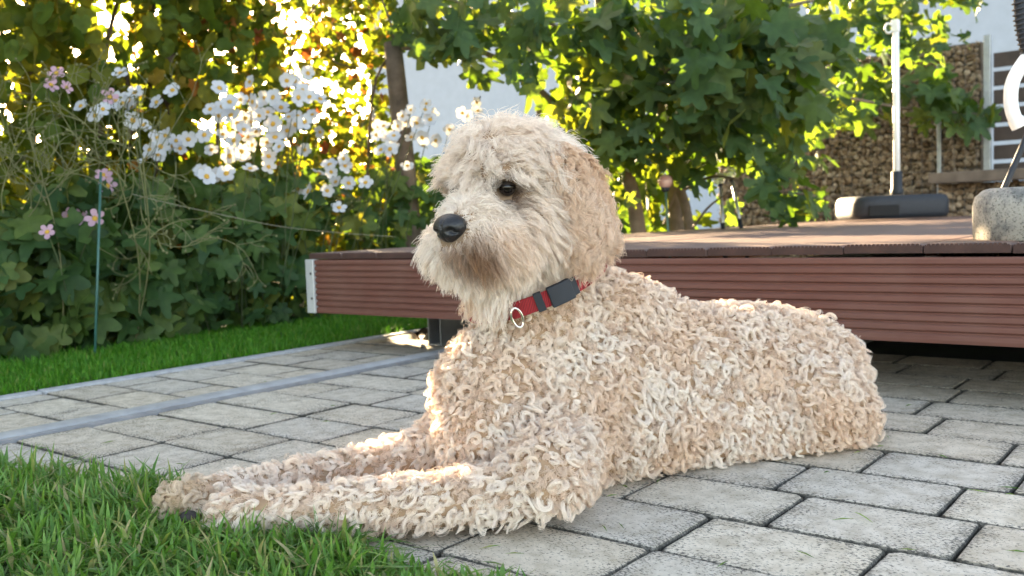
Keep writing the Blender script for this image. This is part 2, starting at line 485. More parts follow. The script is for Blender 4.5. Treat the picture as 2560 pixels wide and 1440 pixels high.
# hollow beams running on the rails
M_BEAM = plain('beam_aluminium', (.30, .31, .33), .5, .7, var=.1)
for bx0 in (-2.685, -1.2, .3):
    bm = bmesh.new(); w, hh_, th, y0, y1 = .072, ZF0 - .006, .005, 2.785, 9.9
    for (cx, cz, sx_, sz_) in ((bx0 + th / 2, hh_ / 2 + .004, th, hh_), (bx0 + w - th / 2, hh_ / 2 + .004, th, hh_), (bx0 + w / 2, .004 + th / 2, w - 2 * th - .0006, th), (bx0 + w / 2, hh_ + .004 - th / 2, w - 2 * th - .0006, th)):
        box(bm, (cx, (y0 + y1) / 2, cz), (sx_, y1 - y0, sz_))
    bm_obj('beam', bm, M_BEAM, deck)
# back and right closure so that no daylight shows under the deck
bm = bmesh.new(); box(bm, (-.25, 9.96, .18), (5.7, .05, .36)); bm_obj('back_board', bm, M_FASCIA, deck)
# ------------------------------------------------------------------ house, gabion, fence, post
M_WALL = plain('pale_render', (.36, .40, .46), .9, var=.05, scale=4, bump=.1)
house = empty('house'); tag(house, 'large pale rendered house wall far behind the fig tree', 'house')
bm = bmesh.new(); box(bm, (-5.4, 25, 5), (36, 6, 10.1)); bm_obj('wall', bm, M_WALL, house)
M_ROOF = plain('grey_eaves', (.22, .21, .21), .7)
bm = bmesh.new(); box(bm, (-5.4, 24.8, 10.2), (37.2, 8, .25)); bm_obj('roof', bm, M_ROOF, house)
V, F = tube([(-23.2, 21.93, 0), (-23.2, 21.93, 9.6), (-23.2, 21.6, 10.0)], .08, 10); mesh_obj('downpipe', V, F, plain('zinc', (.33, .34, .36), .5, .5), house, True)

# gabion wall: stones behind steel posts
t = NT('gabion_stone')
tc = t.new('ShaderNodeTexCoord'); oi = t.new('ShaderNodeObjectInfo'); a = t.new('ShaderNodeAttribute', attribute_name='tone')
geo = t.new('ShaderNodeNewGeometry')
f = t.math('FRACT', t.math('ADD', a.outputs['Fac'], oi.outputs['Random']))
c = t.ramp(f, [(0, (.13, .080, .045)), (.3, (.24, .165, .10)), (.55, (.34, .25, .165)), (.8, (.44, .35, .25)), (1, (.19, .125, .075))])
nn = t.noise(22, 4, vec=geo.outputs['Position'])
c2 = t.mix(t.ramp(nn.outputs[0], [(.4, (0, 0, 0)), (.7, (.6, .6, .6))]).outputs[0], c.outputs[0], (.22, .16, .11))
t.set(**{'Base Color': c2, 'Roughness': .9}); t.bump(nn.outputs[0], .5, .01)
M_STONE = t.m
def stone_mesh(seed):
    r_ = random.Random(seed); bm = bmesh.new(); bmesh.ops.create_icosphere(bm, subdivisions=1, radius=1)
    for v in bm.verts: v.co *= r_.uniform(.72, 1.12)
    me = bpy.data.meshes.new('stone'); bm.to_mesh(me); bm.free(); me.materials.append(M_STONE)
    at = me.attributes.new('tone', 'FLOAT', 'POINT'); at.data.foreach_set('value', [r_.random()] * len(me.vertices))
    return me
STONES = [stone_mesh(k) for k in range(8)]
def gabion(name, label, x0, x1, yf, z0, z1, size, n_ind, seed):
    root = empty(name); tag(root, label, 'gabion wall', 'stone-filled gabion walls behind the deck')
    r_ = random.Random(seed); items = []
    z = z0 + size * .4
    while z < z1:
        x = x0 + r_.uniform(0, size)
        while x < x1:
            s = size * r_.uniform(.55, 1.45)
            items.append((x, yf + r_.uniform(-.012, .03), z + r_.uniform(-.45, .45) * size, s)); x += s * r_.uniform(.7, 1.0)
        z += size * .72
    vis = []
    for it in items:
        px, py, d = project(np.array(it[:3])); vis.append(((1700 < px < 2560) and 80 < py < 560, it))
    r_.shuffle(vis); vis.sort(key=lambda v: (not v[0]))
    AV, AF, TO = [], [], []
    tv = [np.array([v.co[:] for v in m.vertices]) for m in STONES]; tf = [[tuple(p.vertices) for p in m.polygons] for m in STONES]
    for k, (_, (x, y, z, s)) in enumerate(vis):
        rot = Matrix.Rotation(r_.uniform(0, 6.28), 4, 'Y') @ Matrix.Rotation(r_.uniform(-.9, .9), 4, 'X')
        m = Matrix.Translation((x, y, z)) @ rot @ Matrix.Diagonal((s * .60, s * .52, s * .50, 1))
        v = r_.randrange(8)
        if k < n_ind: inst('stone', STONES[v], root, m)
        else:
            mm = np.array(m); o = len(AV)
            AV.extend((tv[v] @ mm[:3, :3].T + mm[:3, 3]).tolist()); AF.extend([tuple(i + o for i in f_) for f_ in tf[v]]); TO.extend([r_.random()] * len(tv[v]))
    o = mesh_obj('stone_fill', AV, AF, M_STONE, root); o['kind'] = 'stuff'
    at = o.data.attributes.new('tone', 'FLOAT', 'POINT'); at.data.foreach_set('value', TO)
    bm = bmesh.new(); box(bm, ((x0 + x1) / 2, yf + .10, (z0 + z1) / 2), (x1 - x0, .12, z1 - z0)); bm_obj('core', bm, plain('gabion_core', (.10, .075, .05), .95), root)
    W = []
    zz = z0 + .05
    while zz < z1: W.append(tube([(x0, yf - .055, zz), (x1, yf - .055, zz)], .0022, 4)); zz += .1
    xx_ = x0 + .05
    while xx_ < x1: W.append(tube([(xx_, yf - .060, z0), (xx_, yf - .060, z1)], .0022, 4)); xx_ += .1
    V, F = join_parts(W); mesh_obj('wire_mesh', V, F, plain('dark_wire', (.10, .10, .10), .6, .5), root)
    return root
g1 = gabion('gabion_wall', 'tall tan stone gabion wall behind the white parasol pole', -4.9, -2.13, 10.0, .0, 2.07, .050, 300, 1)
g2 = gabion('gabion_wall', 'low tan stone gabion wall under the weathered timber beam', -2.36, 1.0, 9.35, .0, .70, .050, 200, 2)
M_GALV = plain('galvanised_steel', (.36, .38, .41), .45, .6, var=.12)
for (px, ytop, ybot, dy, w, lab) in ((2469, 88, 425, 9.9, .062, 'thick grey galvanised post between gabion wall and slatted fence'), (2347, 160, 520, 9.86, .035, 'thin grey steel post in front of the tall gabion wall')):
    a_ = PY(px, ytop, dy)
    bm = bmesh.new(); box(bm, (a_[0], dy, a_[2] / 2), (w, w, a_[2]), bevel=.006)
    tag(bm_obj('steel_post', bm, M_GALV), lab, 'post')
M_TIMBER = plain('weathered_timber', (.13, .10, .08), .85, var=.3, scale=8, bump=.4)
bm = bmesh.new(); box(bm, (-.68, 9.25, .755), (3.4, .26, .10), bevel=.01); tag(bm_obj('timber_beam', bm, M_TIMBER), 'weathered brown timber beam lying on the low gabion wall', 'beam')
M_SLAT = plain('dark_brown_slat', (.050, .034, .028), .65, var=.25, scale=9)
fence = empty('slat_fence'); tag(fence, 'dark brown horizontal slat fence with bright gaps beside the galvanised post', 'fence')
for k in range(8):
    z1 = 1.93 - k * .174
    bm = bmesh.new(); box(bm, (-.52, 9.95, z1 - .068), (2.96, .028, .136), bevel=.004); bm_obj('slat', bm, M_SLAT, fence)
for xx_ in (-1.0, .9):
    bm = bmesh.new(); box(bm, (xx_, 10.0, 1.0), (.06, .06, 1.98), bevel=.005); bm_obj('post', bm, M_GALV, fence)

# old wooden post in the hedge
M_POST = plain('grey_brown_wood', (.10, .075, .055), .85, var=.45, scale=12, bump=.6)
a_, b_ = PD(982, 108, 5.9), PD(1003, 330, 5.9); dirp = unit(a_ - b_); base_p = a_ - dirp * (a_[2] + .2) / dirp[2]
V, F = [], []
Vt = smooth_path([base_p, (base_p + a_) / 2 + np.array([.01, 0, 0]), a_], 9)
V, F = tube(Vt, [.066, .065, .063, .064, .062, .061, .061, .060, .057], 10)
tag(mesh_obj('wooden_post', V, F, M_POST, None, True), 'leaning weathered brown wooden post beside the white flowers', 'post')
# ------------------------------------------------------------------ parasol stand, concrete foot, garden lamps
M_WHITE = plain('white_paint', (.80, .80, .80), .35, 0, var=.03)
M_BLACKP = plain('black_plastic', (.014, .017, .025), .65, 0, var=.15, scale=30)
ZDK = .397
pb = PZ(2262, 551, ZDK); dp = project(pb)[2]; k_ = dp / FPX
par = empty('parasol_stand'); tag(par, 'white parasol pole standing in a flat black plastic base on the deck', 'parasol stand')
# base: rounded slab, aligned with the picture's horizontal
ax_r = unit(np.array([CAM_R[0], CAM_R[1], 0])); ax_f = np.array([-ax_r[1], ax_r[0], 0])
wB, hB, dB = 250 * k_, 64 * k_, 190 * k_
cB = pb + ax_f * dB * .45
rotB = Matrix((ax_r.tolist(), ax_f.tolist(), (0, 0, 1))).transposed()
bm = bmesh.new()
ring = []
nseg = 48
for z, s in ((.02, .96), (hB * .30, 1.0), (hB * .72, 1.0), (hB * .92, .965), (hB, .90), (hB * 1.02, .3)):
    row = []
    for i in range(nseg):
        a = 2 * math.pi * i / nseg; e = .42
        x = math.copysign(abs(math.cos(a)) ** e, math.cos(a)) * wB / 2 * s; y = math.copysign(abs(math.sin(a)) ** e, math.sin(a)) * dB / 2 * s
        row.append(bm.verts.new((x, y, z)))
    ring.append(row)
for r0, r1 in zip(ring[:-1], ring[1:]):
    for i in range(nseg): bm.faces.new((r0[i], r0[(i + 1) % nseg], r1[(i + 1) % nseg], r1[i]))
bm.faces.new(ring[0][::-1]); bm.faces.new(ring[-1])
o = bm_obj('base', bm, M_BLACKP, par, True); o.matrix_basis = Matrix.Translation(cB.tolist()) @ rotB.to_4x4()
bm = bmesh.new(); box(bm, (-wB * .22, -dB * .5 - .001, hB * .42), (wB * .30, .012, hB * .42), bevel=.004)
o2 = bm_obj('handle_recess_shade', bm, plain('recess_shade_black', (.004, .004, .005), .8), par); o2.matrix_basis = o.matrix_basis  # near-black raised plate paints in the shade of a handle recess
top_z = PD(2240, 58, project(cB)[2])[2]
pc = PD(2242, 445, project(cB)[2])
V, F = lathe([(.036, 0), (.050, 0), (.050, .05), (.044, .06), (.042, .20), (.030, .205)], 20, (pc[0], pc[1], ZDK + hB * .98)); mesh_obj('socket', V, F, M_BLACKP, par, True)
V, F = tube([(pc[0], pc[1], ZDK + hB), (pc[0], pc[1], 1.2), (pc[0], pc[1], top_z)], 8.2 * k_, 16); pole = mesh_obj('pole', V, F, M_WHITE, par, True)
bm = bmesh.new(); box(bm, (pc[0], pc[1], top_z - .04), (.058, .058, .10), bevel=.008); bm_obj('top_fitting', bm, M_WHITE, par)
hk = [(pc - ax_r * .03 + np.array([0, 0, 0])) * [1, 1, 0] + np.array([0, 0, top_z - .055]) + ax_r * (-.028 + .030 * math.cos(a)) + np.array([0, 0, .038 * math.sin(a)]) for a in np.linspace(.6, 5.6, 14)]
V, F = tube(hk, .008, 8); mesh_obj('hook', V, F, M_WHITE, par, True)

# round concrete foot with a black rod
t = NT('cast_concrete')
geo = t.new('ShaderNodeNewGeometry')
n1 = t.noise(14, 6, .65, vec=geo.outputs['Position']); n2 = t.noise(170, 3, .7, vec=geo.outputs['Position'])
c = t.ramp(n1.outputs[0], [(.38, (.16, .16, .155)), (.52, (.36, .34, .30)), (.7, (.45, .42, .36))])
sp_ = t.ramp(n2.outputs[0], [(.52, (1, 1, 1)), (.66, (.28, .28, .28))])
t.set(**{'Base Color': t.mix(1.0, c.outputs[0], sp_.outputs[0], 'MULTIPLY'), 'Roughness': .92}); t.bump(n2.outputs[0], .5, .004)
M_CONC = t.m
fc = PZ(2421, 611, .400); dF = project(fc)[2]; kF = dF / FPX
cF = fc + ax_r * .245 + ax_f * .08; cF[2] = .402
foot = empty('concrete_block'); tag(foot, 'round speckled concrete foot with a black rod at the right deck edge', 'parasol foot')
V, F = lathe([(.165, 0), (.175, .006), (.176, .095), (.170, .118), (.150, .136), (.135, .140), (.05, .141)], 56, cF); mesh_obj('block', V, F, M_CONC, foot, True)
V, F = lathe([(.02, .139), (.042, .139), (.040, .155), (.02, .158)], 20, cF); mesh_obj('collar', V, F, M_BLACKP, foot, True)
r0 = PD(2503, 488, dF + .16); r1 = PD(2562, 352, dF + .16); r2 = r1 + (r1 - r0) * 2.2
V, F = tube(smooth_path([r0 - (r1 - r0) * .1, r1, r2], 6), .0085, 12); mesh_obj('rod', V, F, M_BLACKP, foot, True)

# white bent tube with a black corded sleeve hanging in from the right
hose = empty('hanging_hose'); tag(hose, 'white bent hose end below a black corded sleeve at the right picture edge', 'hose')
dh = 2.75
pts = [PD(2590, 118, dh), PD(2556, 160, dh), PD(2532, 205, dh), PD(2527, 250, dh), PD(2533, 285, dh), PD(2546, 312, dh)]
pth = smooth_path(pts, 22); V, F = tube(pth, .0195, 18, cap=False); mesh_obj('tube', V, F, M_WHITE, hose, True)
d_ = unit(pth[-1] - pth[-3])
V, F = tube([pth[-1] - d_ * .020, pth[-1] + d_ * .008], .0225, 18, cap=False); mesh_obj('rim', V, F, M_WHITE, hose, True)
V, F = tube([pth[-1] - d_ * .03, pth[-1] + d_ * .0], .0172, 18); mesh_obj('inner_wall', V, F, plain('cream_inside', (.55, .50, .42), .6), hose, True)
sl = smooth_path([PD(2548, -60, dh), PD(2552, 20, dh), PD(2560, 80, dh), PD(2574, 138, dh)], 16)
V, F = tube(sl, np.linspace(.017, .020, 16), 14); mesh_obj('sleeve', V, F, M_BLACKP, hose, True)
rings = []
for i in range(1, 15):
    c_ = sl[i]; tn = unit(sl[min(i + 1, 15)] - sl[i - 1]); u_ = unit(np.cross(tn, [0.3, .9, .1])); w_ = np.cross(tn, u_)
    rings.append(tube([c_ + .021 * (math.cos(a) * u_ + math.sin(a) * w_) + tn * .006 * math.sin(a) for a in np.linspace(0, 2 * math.pi, 15)], .0032, 6))
V, F = join_parts(rings); mesh_obj('cord', V, F, plain('black_cord', (.03, .03, .035), .5), hose, True)

# glass ball lamps on stakes
t = NT('clear_glass'); t.set(**{'Base Color': (.85, .88, .86), 'Roughness': .08, 'Transmission Weight': .75, 'IOR': 1.45}); M_GLASS = t.m
M_STAKE = plain('steel_stake', (.42, .42, .42), .35, .8, var=.05)
def ball(r, sub=3, sq=1.0):
    bm = bmesh.new(); bmesh.ops.create_icosphere(bm, subdivisions=sub, radius=r)
    for v in bm.verts: v.co.z *= sq
    return bm
for (bx, by, r_, sx0, sy0, sx1, sy1, d0, lab) in ((1797, 447, 16, 1801, 466, 1808, 562, 6.3, 'clear glass ball garden lamp on the left of two leaning stakes'),
                                                 (1824, 432, 16, 1830, 452, 1850, 552, 6.3, 'clear glass ball garden lamp on the right of two leaning stakes')):
    L_ = empty('garden_lamp'); tag(L_, lab, 'lamp', 'glass ball lamps by the fig tree')
    c_ = PD(bx, by, d0); rr_ = r_ * d0 / FPX
    bm_obj('globe', ball(rr_), M_GLASS, L_, True, loc=c_.tolist())
    a_, b_ = PD(sx0, sy0, d0), PD(sx1, sy1, d0); e_ = b_ + (b_ - a_) * 1.6
    V, F = tube([c_ - np.array([0, 0, rr_ * .8]), a_ * .7 + c_ * .3, a_], .018, 12); mesh_obj('cap', V, F, M_BLACKP, L_, True)
    V, F = tube([a_, b_, e_], .0105, 10); mesh_obj('stake', V, F, M_STAKE, L_, True)
    V, F = tube([PD(sx1 - 2, sy1 - 5, d0), e_], .016, 8); mesh_obj('spike', V, F, M_BLACKP, L_, True)
t = NT('pink_glass'); geo = t.new('ShaderNodeNewGeometry'); nn = t.noise(30, 4, vec=geo.outputs['Position'])
t.set(**{'Base Color': t.ramp(nn.outputs[0], [(.35, (.42, .20, .17)), (.65, (.62, .40, .34))]).outputs[0], 'Roughness': .3}); M_PINKG = t.m
L_ = empty('garden_globe'); tag(L_, 'pink glass garden globe on a thin stake in front of the fig trunk', 'garden globe')
d0 = 5.9; c_ = PD(1663, 454, d0); rr_ = 18 * d0 / FPX
bm_obj('globe', ball(rr_), M_PINKG, L_, True, loc=c_.tolist())
V, F = lathe([(.012, -.02), (.024, -.012), (.03, .008), (.02, .012)], 14, c_ - np.array([0, 0, rr_])); mesh_obj('cap', V, F, M_BLACKP, L_, True)
V, F = tube([c_ - np.array([0, 0, rr_]), [c_[0] + .03, c_[1], 0]], .008, 8); mesh_obj('stake', V, F, plain('green_stake', (.06, .12, .09), .5), L_, True)

# line strung along the bed, and a green plant stick
pts = [PD(330, 485, 4.2), PD(430, 510, 4.3), PD(560, 538, 4.4), PD(700, 566, 4.6), PD(850, 582, 4.9), PD(990, 592, 5.2)]
V, F = tube(smooth_path(pts, 24), .0015, 6); tag(mesh_obj('garden_line', V, F, plain('pale_twine', (.24, .22, .16), .8), None, True), 'thin pale line strung through the flower bed', 'line')
a_, b_ = PD(252, 430, 3.95), PD(243, 712, 3.95); e_ = b_ + (b_ - a_) * .9
V, F = tube([a_, b_, e_], .0055, 8); tag(mesh_obj('plant_stick', V, F, plain('green_plastic', (.03, .10, .085), .45), None, True), 'upright green plastic plant stick among the pink flowers', 'plant stick')
# ------------------------------------------------------------------ plants
def leaf_template(kind, seed):
    r_ = np.random.default_rng(seed)
    n = {'round': 20, 'vine': 22, 'fig': 34, 'lobed': 34, 'small': 10}[kind]
    th = np.linspace(-np.pi, np.pi, n, endpoint=False) + np.pi / n
    if kind == 'round':            # heart-shaped, toothed
        r = .62 + .38 * np.maximum(np.cos(th), 0) ** 2 + .04 * np.cos(th * 9) - .38 * np.exp(-((np.abs(th) - np.pi) / .35) ** 2)
    elif kind == 'vine':
        r = np.full(n, .50)
        for c, l, w in ((0, .50, .42), (1.05, .36, .40), (-1.05, .36, .40), (1.95, .22, .4), (-1.95, .22, .4)): r = np.maximum(r, .46 + l * np.clip(1 - np.abs(th - c) / w / 1.3, 0, 1))
        r = r + .03 * np.cos(th * 11) - .30 * np.exp(-((np.abs(th) - np.pi) / .3) ** 2)
    elif kind == 'fig':            # deep rounded lobes
        r = np.full(n, .24)
        for c, l, w in ((0, 1.0, .30), (.90, .88, .29), (-.90, .88, .29), (1.80, .64, .36), (-1.80, .64, .36)): r = np.maximum(r, l * np.exp(-((th - c * r_.uniform(.92, 1.08)) / w) ** 4 * .5) * (1 if l < 1 else 1))
        r = np.maximum(r, .46) - .22 * np.exp(-((np.abs(th) - np.pi) / .3) ** 2)
    elif kind == 'lobed':          # five pointed, toothed lobes
        r = np.full(n, .40)
        for c, l, w in ((0, .62, .50), (.98, .50, .48), (-.98, .50, .48), (1.95, .32, .5), (-1.95, .32, .5)): r = np.maximum(r, .38 + l * np.clip(1 - np.abs(th - c) / w, 0, 1) ** .8)
        r = r + .035 * np.sign(np.cos(th * 17)) - .25 * np.exp(-((np.abs(th) - np.pi) / .3) ** 2)
    else:
        r = .35 + .65 * np.maximum(np.cos(th), 0) ** 1.5
    r = r * (1 + r_.normal(0, .03, n))
    x, y = r * np.sin(th), r * np.cos(th)
    V = [(0, 0, 0)]; ph = r_.uniform(0, 6)
    fold, curl = r_.uniform(.05, .32), r_.uniform(.05, .30)
    for f in (.55, 1.0):
        for i in range(n):
            X_, Y_ = x[i] * f, y[i] * f
            V.append((X_, Y_, fold * abs(X_) - curl * Y_ * abs(Y_) + .06 * f * math.sin(3 * th[i] + ph)))
    F = []
    for i in range(n):
        j = (i + 1) % n
        F.append((0, 1 + i, 1 + j)); F.append((1 + i, 1 + n + i, 1 + n + j, 1 + j))
    return np.array(V), F
def leaf_frames(n, out, droop=.6, rnd=.55, face=.6, upw=.5):
    t_ = np.array([0, 0, -droop]) + out * .35 + rng.normal(0, rnd, (n, 3)); t_ /= np.linalg.norm(t_, axis=1, keepdims=True)
    nn = np.array([0, 0, upw]) + out * face + rng.normal(0, rnd, (n, 3))
    nn -= t_ * (nn * t_).sum(1, keepdims=True); nn /= np.linalg.norm(nn, axis=1, keepdims=True)
    xx = np.cross(t_, nn)
    return np.stack([xx, t_, nn], 2)          # columns
SUNLINES = []
def sunline(p, r): SUNLINES.append((np.asarray(p, float), r))
for px, py, d, r in ((1085, 1160, 1.74, .07), (1085, 985, 1.72, .06), (1055, 1060, 1.80, .05), (1130, 860, 1.72, .02)):
    sunline(PD(px, py, d), r)
srr = random.Random(11)
for _ in range(13):
    px = srr.uniform(1480, 2430); py = srr.uniform(574 if px < 1950 else 592, 630); sunline(PZ(px, py, .40), srr.uniform(.0, .04))
for px, py in ((2440, 520), (2440, 560), (2445, 595), (2480, 500)): sunline(PD(px, py, 2.72), .085)
for px, py in ((1015, 845),): sunline(PZ(px, py, 0), .035)
def clear_sun(c, pad=.0):
    keep = np.ones(len(c), bool)
    for p, r in SUNLINES:
        v = c - p; tt_ = v @ SUN; dd = np.linalg.norm(v - tt_[:, None] * SUN + np.array([0, 0, -.02]), axis=1)
        keep &= ~((dd < r + pad) & (tt_ > 0.3))
    return keep
def foliage(root, kind, centres, sizes, out, mat, n_ind=280, droop=.6, rnd=.55, face=.6, upw=.5, nvar=6, sun=True, frames=None):
    centres = np.asarray(centres); sizes = np.asarray(sizes)
    if sun:
        k = clear_sun(centres, sizes * .8); centres, sizes = centres[k], sizes[k]
        if frames is not None: frames = frames[k]
    n = len(centres)
    fr = leaf_frames(n, out, droop, rnd, face, upw) if frames is None else frames
    var = rng.integers(0, nvar, n); tpl = [leaf_template(kind, 100 + s) for s in range(nvar)]
    meshes = []
    for s, (v, f) in enumerate(tpl):
        me = bpy.data.meshes.new('leaf'); me.from_pydata(v.tolist(), [], f); me.materials.append(mat)
        me.polygons.foreach_set('use_smooth', [True] * len(me.polygons))
        at = me.attributes.new('tone', 'FLOAT', 'POINT'); at.data.foreach_set('value', [s / nvar] * len(v)); meshes.append(me)
    # the leaves that show largest become parts of their own: nearest per picture cell
    px, py, d = project(centres)
    inside = (px > -20) & (px < 2580) & (py > -20) & (py < 1460)
    cell = 70; order = np.argsort(d); seen = {}; rank = np.full(n, 99)
    for i in order:
        if not inside[i]: continue
        c = (int(px[i] // cell), int(py[i] // cell)); rank[i] = seen.get(c, 0); seen[c] = rank[i] + 1
    idx = np.lexsort((-(sizes / d), rank)); ind = [i for i in idx[:n_ind] if rank[i] < 99]; is_ind = np.zeros(n, bool); is_ind[ind] = True
    for i in ind:
        m = np.eye(4); m[:3, :3] = fr[i] * sizes[i]; m[:3, 3] = centres[i]
        inst('leaf', meshes[var[i]], root, Matrix(m.tolist()))
    AV, AF, TO, o = [], [], [], 0
    for s, (v, f) in enumerate(tpl):
        sel = np.where((var == s) & ~is_ind)[0]
        if not len(sel): continue
        W = np.einsum('nij,vj->nvi', fr[sel] * sizes[sel][:, None, None], v) + centres[sel][:, None, :]
        AV.append(W.reshape(-1, 3)); TO.append(np.repeat(rng.random(len(sel)), len(v)))
        base = o + np.arange(len(sel)) * len(v)
        for t_ in f: AF.extend((base[:, None] + np.array(t_)).tolist())
        o += len(sel) * len(v)
    if AV:
        ob = mesh_obj('leaves', np.vstack(AV), AF, mat, root, True); ob['kind'] = 'stuff'
        at = ob.data.attributes.new('tone', 'FLOAT', 'POINT'); at.data.foreach_set('value', np.concatenate(TO).astype(np.float32))
def branch(root, ctrl, r0, r1, mat, name='branch', n=16, sides=8):
    p = smooth_path(ctrl, n); V, F = tube(p, np.linspace(r0, r1, n), sides); return mesh_obj(name, V, F, mat, root, True)

OUT = unit(np.array([.85, -.5, 0]))
M_HAZEL = leafy('hazel_leaf', [(0, (.040, .075, .014)), (.5, (.070, .110, .018)), (.85, (.11, .13, .022)), (1, (.16, .14, .02))],
                [(0, (.11, .17, .008)), (.5, (.18, .23, .010)), (1, (.26, .25, .012))], .44, .55, .15)
M_VINE = leafy('vine_leaf', [(0, (.055, .085, .014)), (.45, (.10, .13, .016)), (.82, (.20, .17, .02)), (.94, (.25, .10, .02)), (1, (.16, .05, .02))],
               [(0, (.10, .16, .008)), (.5, (.17, .20, .009)), (.88, (.25, .21, .010)), (.96, (.24, .09, .012)), (1, (.16, .04, .01))], .42, .55, .15)
M_FIG = leafy('fig_leaf', [(0, (.038, .080, .034)), (.5, (.064, .118, .046)), (.88, (.088, .14, .050)), (1, (.095, .13, .045))],
              [(0, (.10, .19, .009)), (.6, (.17, .26, .011)), (1, (.25, .27, .012))], .38, .5, .22)
M_LOBED = leafy('lobed_leaf', [(0, (.030, .070, .026)), (.5, (.052, .105, .032)), (.9, (.085, .13, .032)), (1, (.12, .14, .035))],
                [(0, (.075, .15, .009)), (.8, (.14, .21, .011)), (1, (.24, .22, .014))], .34, .5, .20)
M_BARK = plain('brown_bark', (.085, .058, .038), .85, var=.4, scale=18, bump=.6)
M_FIGBARK = plain('fig_bark', (.15, .115, .080), .8, var=.3, scale=14, bump=.4)
M_STEM = plain('green_stem', (.05, .07, .022), .7, var=.3, scale=9)
M_DRYSTEM = plain('dry_stem', (.125, .125, .050), .75, var=.35, scale=7)

def hedge_points(n, y0, y1, x0, x1, z0, z1, dens):
    P_ = np.stack([rng.uniform(x0, x1, n), rng.uniform(y0, y1, n), rng.uniform(z0, z1, n)], 1)
    px, py, d = project(P_); k = rng.random(n) < dens(px, py, P_)
    return P_[k]
def dens_hedge(px, py, P_):
    w = np.ones(len(px))
    gapm = (px > 745) & (px < 950) & (py > 30) & (py < 300); w[gapm] = .85
    g2_ = (px > 540) & (px <= 745) & (py > 90) & (py < 240); w[g2_] = .75
    g3_ = ((px - 285) ** 2 + (py - 40) ** 2 < 60 ** 2) | ((px - 310) ** 2 + (py - 130) ** 2 < 40 ** 2); w[g3_] *= .25
    return w
# hazel on the left, vine in the middle
hz = empty('hazel_shrub'); tag(hz, 'tall yellow-green round-leaved shrub filling the upper left corner', 'shrub')
P1 = hedge_points(9600, -1.2, 3.6, -5.35, -4.35, .25, 3.3, dens_hedge)
foliage(hz, 'round', P1, rng.uniform(.055, .085, len(P1)), OUT, M_HAZEL, 280, .7, .55, .5, .5)
for (c, r0, r1) in (([PD(100, 640, 4.9), PD(80, 300, 4.9), PD(75, 60, 4.9), PD(55, -200, 4.9)], .022, .012), ([PD(420, 640, 5.2), PD(415, 250, 5.2), PD(432, 90, 5.2), PD(440, -200, 5.3)], .030, .018),
                    ([PD(395, 400, 5.1), PD(372, 150, 5.1), PD(385, 10, 5.1), PD(395, -150, 5.1)], .014, .009), ([PD(240, 640, 5.0), PD(250, 300, 5.0), PD(270, 100, 5.0), PD(330, -120, 5.0)], .018, .01),
                    ([PD(325, 420, 5.0), PD(318, 200, 5.0), PD(300, 130, 5.0)], .016, .008)):
    c[0] = np.array([c[0][0], c[0][1], -.03]); branch(hz, c, r0, r1, M_BARK, 'stem')
vn = empty('climbing_vine'); tag(vn, 'yellow and orange autumn vine climbing between the round-leaved shrub and the wooden post', 'vine')
P2 = hedge_points(20000, 2.4, 9.0, -6.2, -4.45, .25, 3.9, dens_hedge)
px, py, d = project(P2); k = (px < 985); P2 = P2[k]
foliage(vn, 'vine', P2, rng.uniform(.045, .078, len(P2)), OUT, M_VINE, 280, .7, .6, .5, .45)
for (c, r0, r1) in (([PD(640, 640, 5.6), PD(650, 300, 5.6), PD(640, 120, 5.6), PD(655, -100, 5.6)], .008, .006), ([PD(520, 640, 5.5), PD(545, 220, 5.5), PD(515, 90, 5.5), PD(545, -80, 5.5)], .012, .008),
                    ([PD(900, 640, 6.2), PD(930, 250, 6.1), PD(985, 110, 5.85), PD(940, -40, 5.9)], .010, .006), ([PD(770, 640, 6.0), PD(720, 260, 6.0), PD(760, 60, 6.0), PD(860, -60, 6.0)], .008, .005),
                    ([PD(760, 60, 6.0), PD(830, 150, 6.0), PD(900, 170, 6.0)], .005, .003)):
    if c[0][2] < 1.0 and len(c) == 4: c[0] = np.array([c[0][0], c[0][1], -.03])
    branch(vn, c, r0, r1, M_BARK, 'stem')
# hedge added further back to keep low sun off the lower leaves and fill gaps
bh = empty('added_back_hedge'); tag(bh, 'dark clipped hedge added low behind the flower bed to block the low sun', 'hedge')
P3 = np.stack([rng.uniform(-8.0, -7.2, 5200), rng.uniform(-3, 13, 5200), 1.28 * rng.random(5200) ** .8], 1)
foliage(bh, 'small', P3, rng.uniform(.10, .15, len(P3)), OUT, M_LOBED, 0, .3, .8, .5, .5, sun=False)

# fig tree
fig = empty('fig_tree'); tag(fig, 'large fig tree with lobed leaves and several brown trunks behind the deck', 'tree')
def chain(l, dz=None): return [PD(*q) for q in l]
def grounded(l):
    c = chain(l); c[0] = np.array([c[0][0], c[0][1], -.03]); return c
branch(fig, grounded([(1610, 640, 6.5), (1588, 520, 6.5), (1560, 400, 6.4), (1520, 200, 6.3), (1490, -80, 6.2)]), .062, .028, M_FIGBARK, 'trunk', 20, 10)
branch(fig, grounded([(1702, 640, 6.8), (1690, 500, 6.8), (1695, 360, 6.8), (1725, 150, 6.7), (1780, -80, 6.6)]), .066, .03, M_FIGBARK, 'trunk', 20, 10)
branch(fig, grounded([(1740, 640, 6.7), (1715, 520, 6.6), (1655, 340, 6.5), (1660, 100, 6.4), (1640, -80, 6.4)]), .04, .02, M_FIGBARK, 'trunk', 20, 10)
branch(fig, grounded([(1352, 640, 6.6), (1352, 420, 6.6), (1348, 200, 6.5), (1352, -80, 6.4)]), .030, .02, M_FIGBARK, 'trunk', 20, 10)
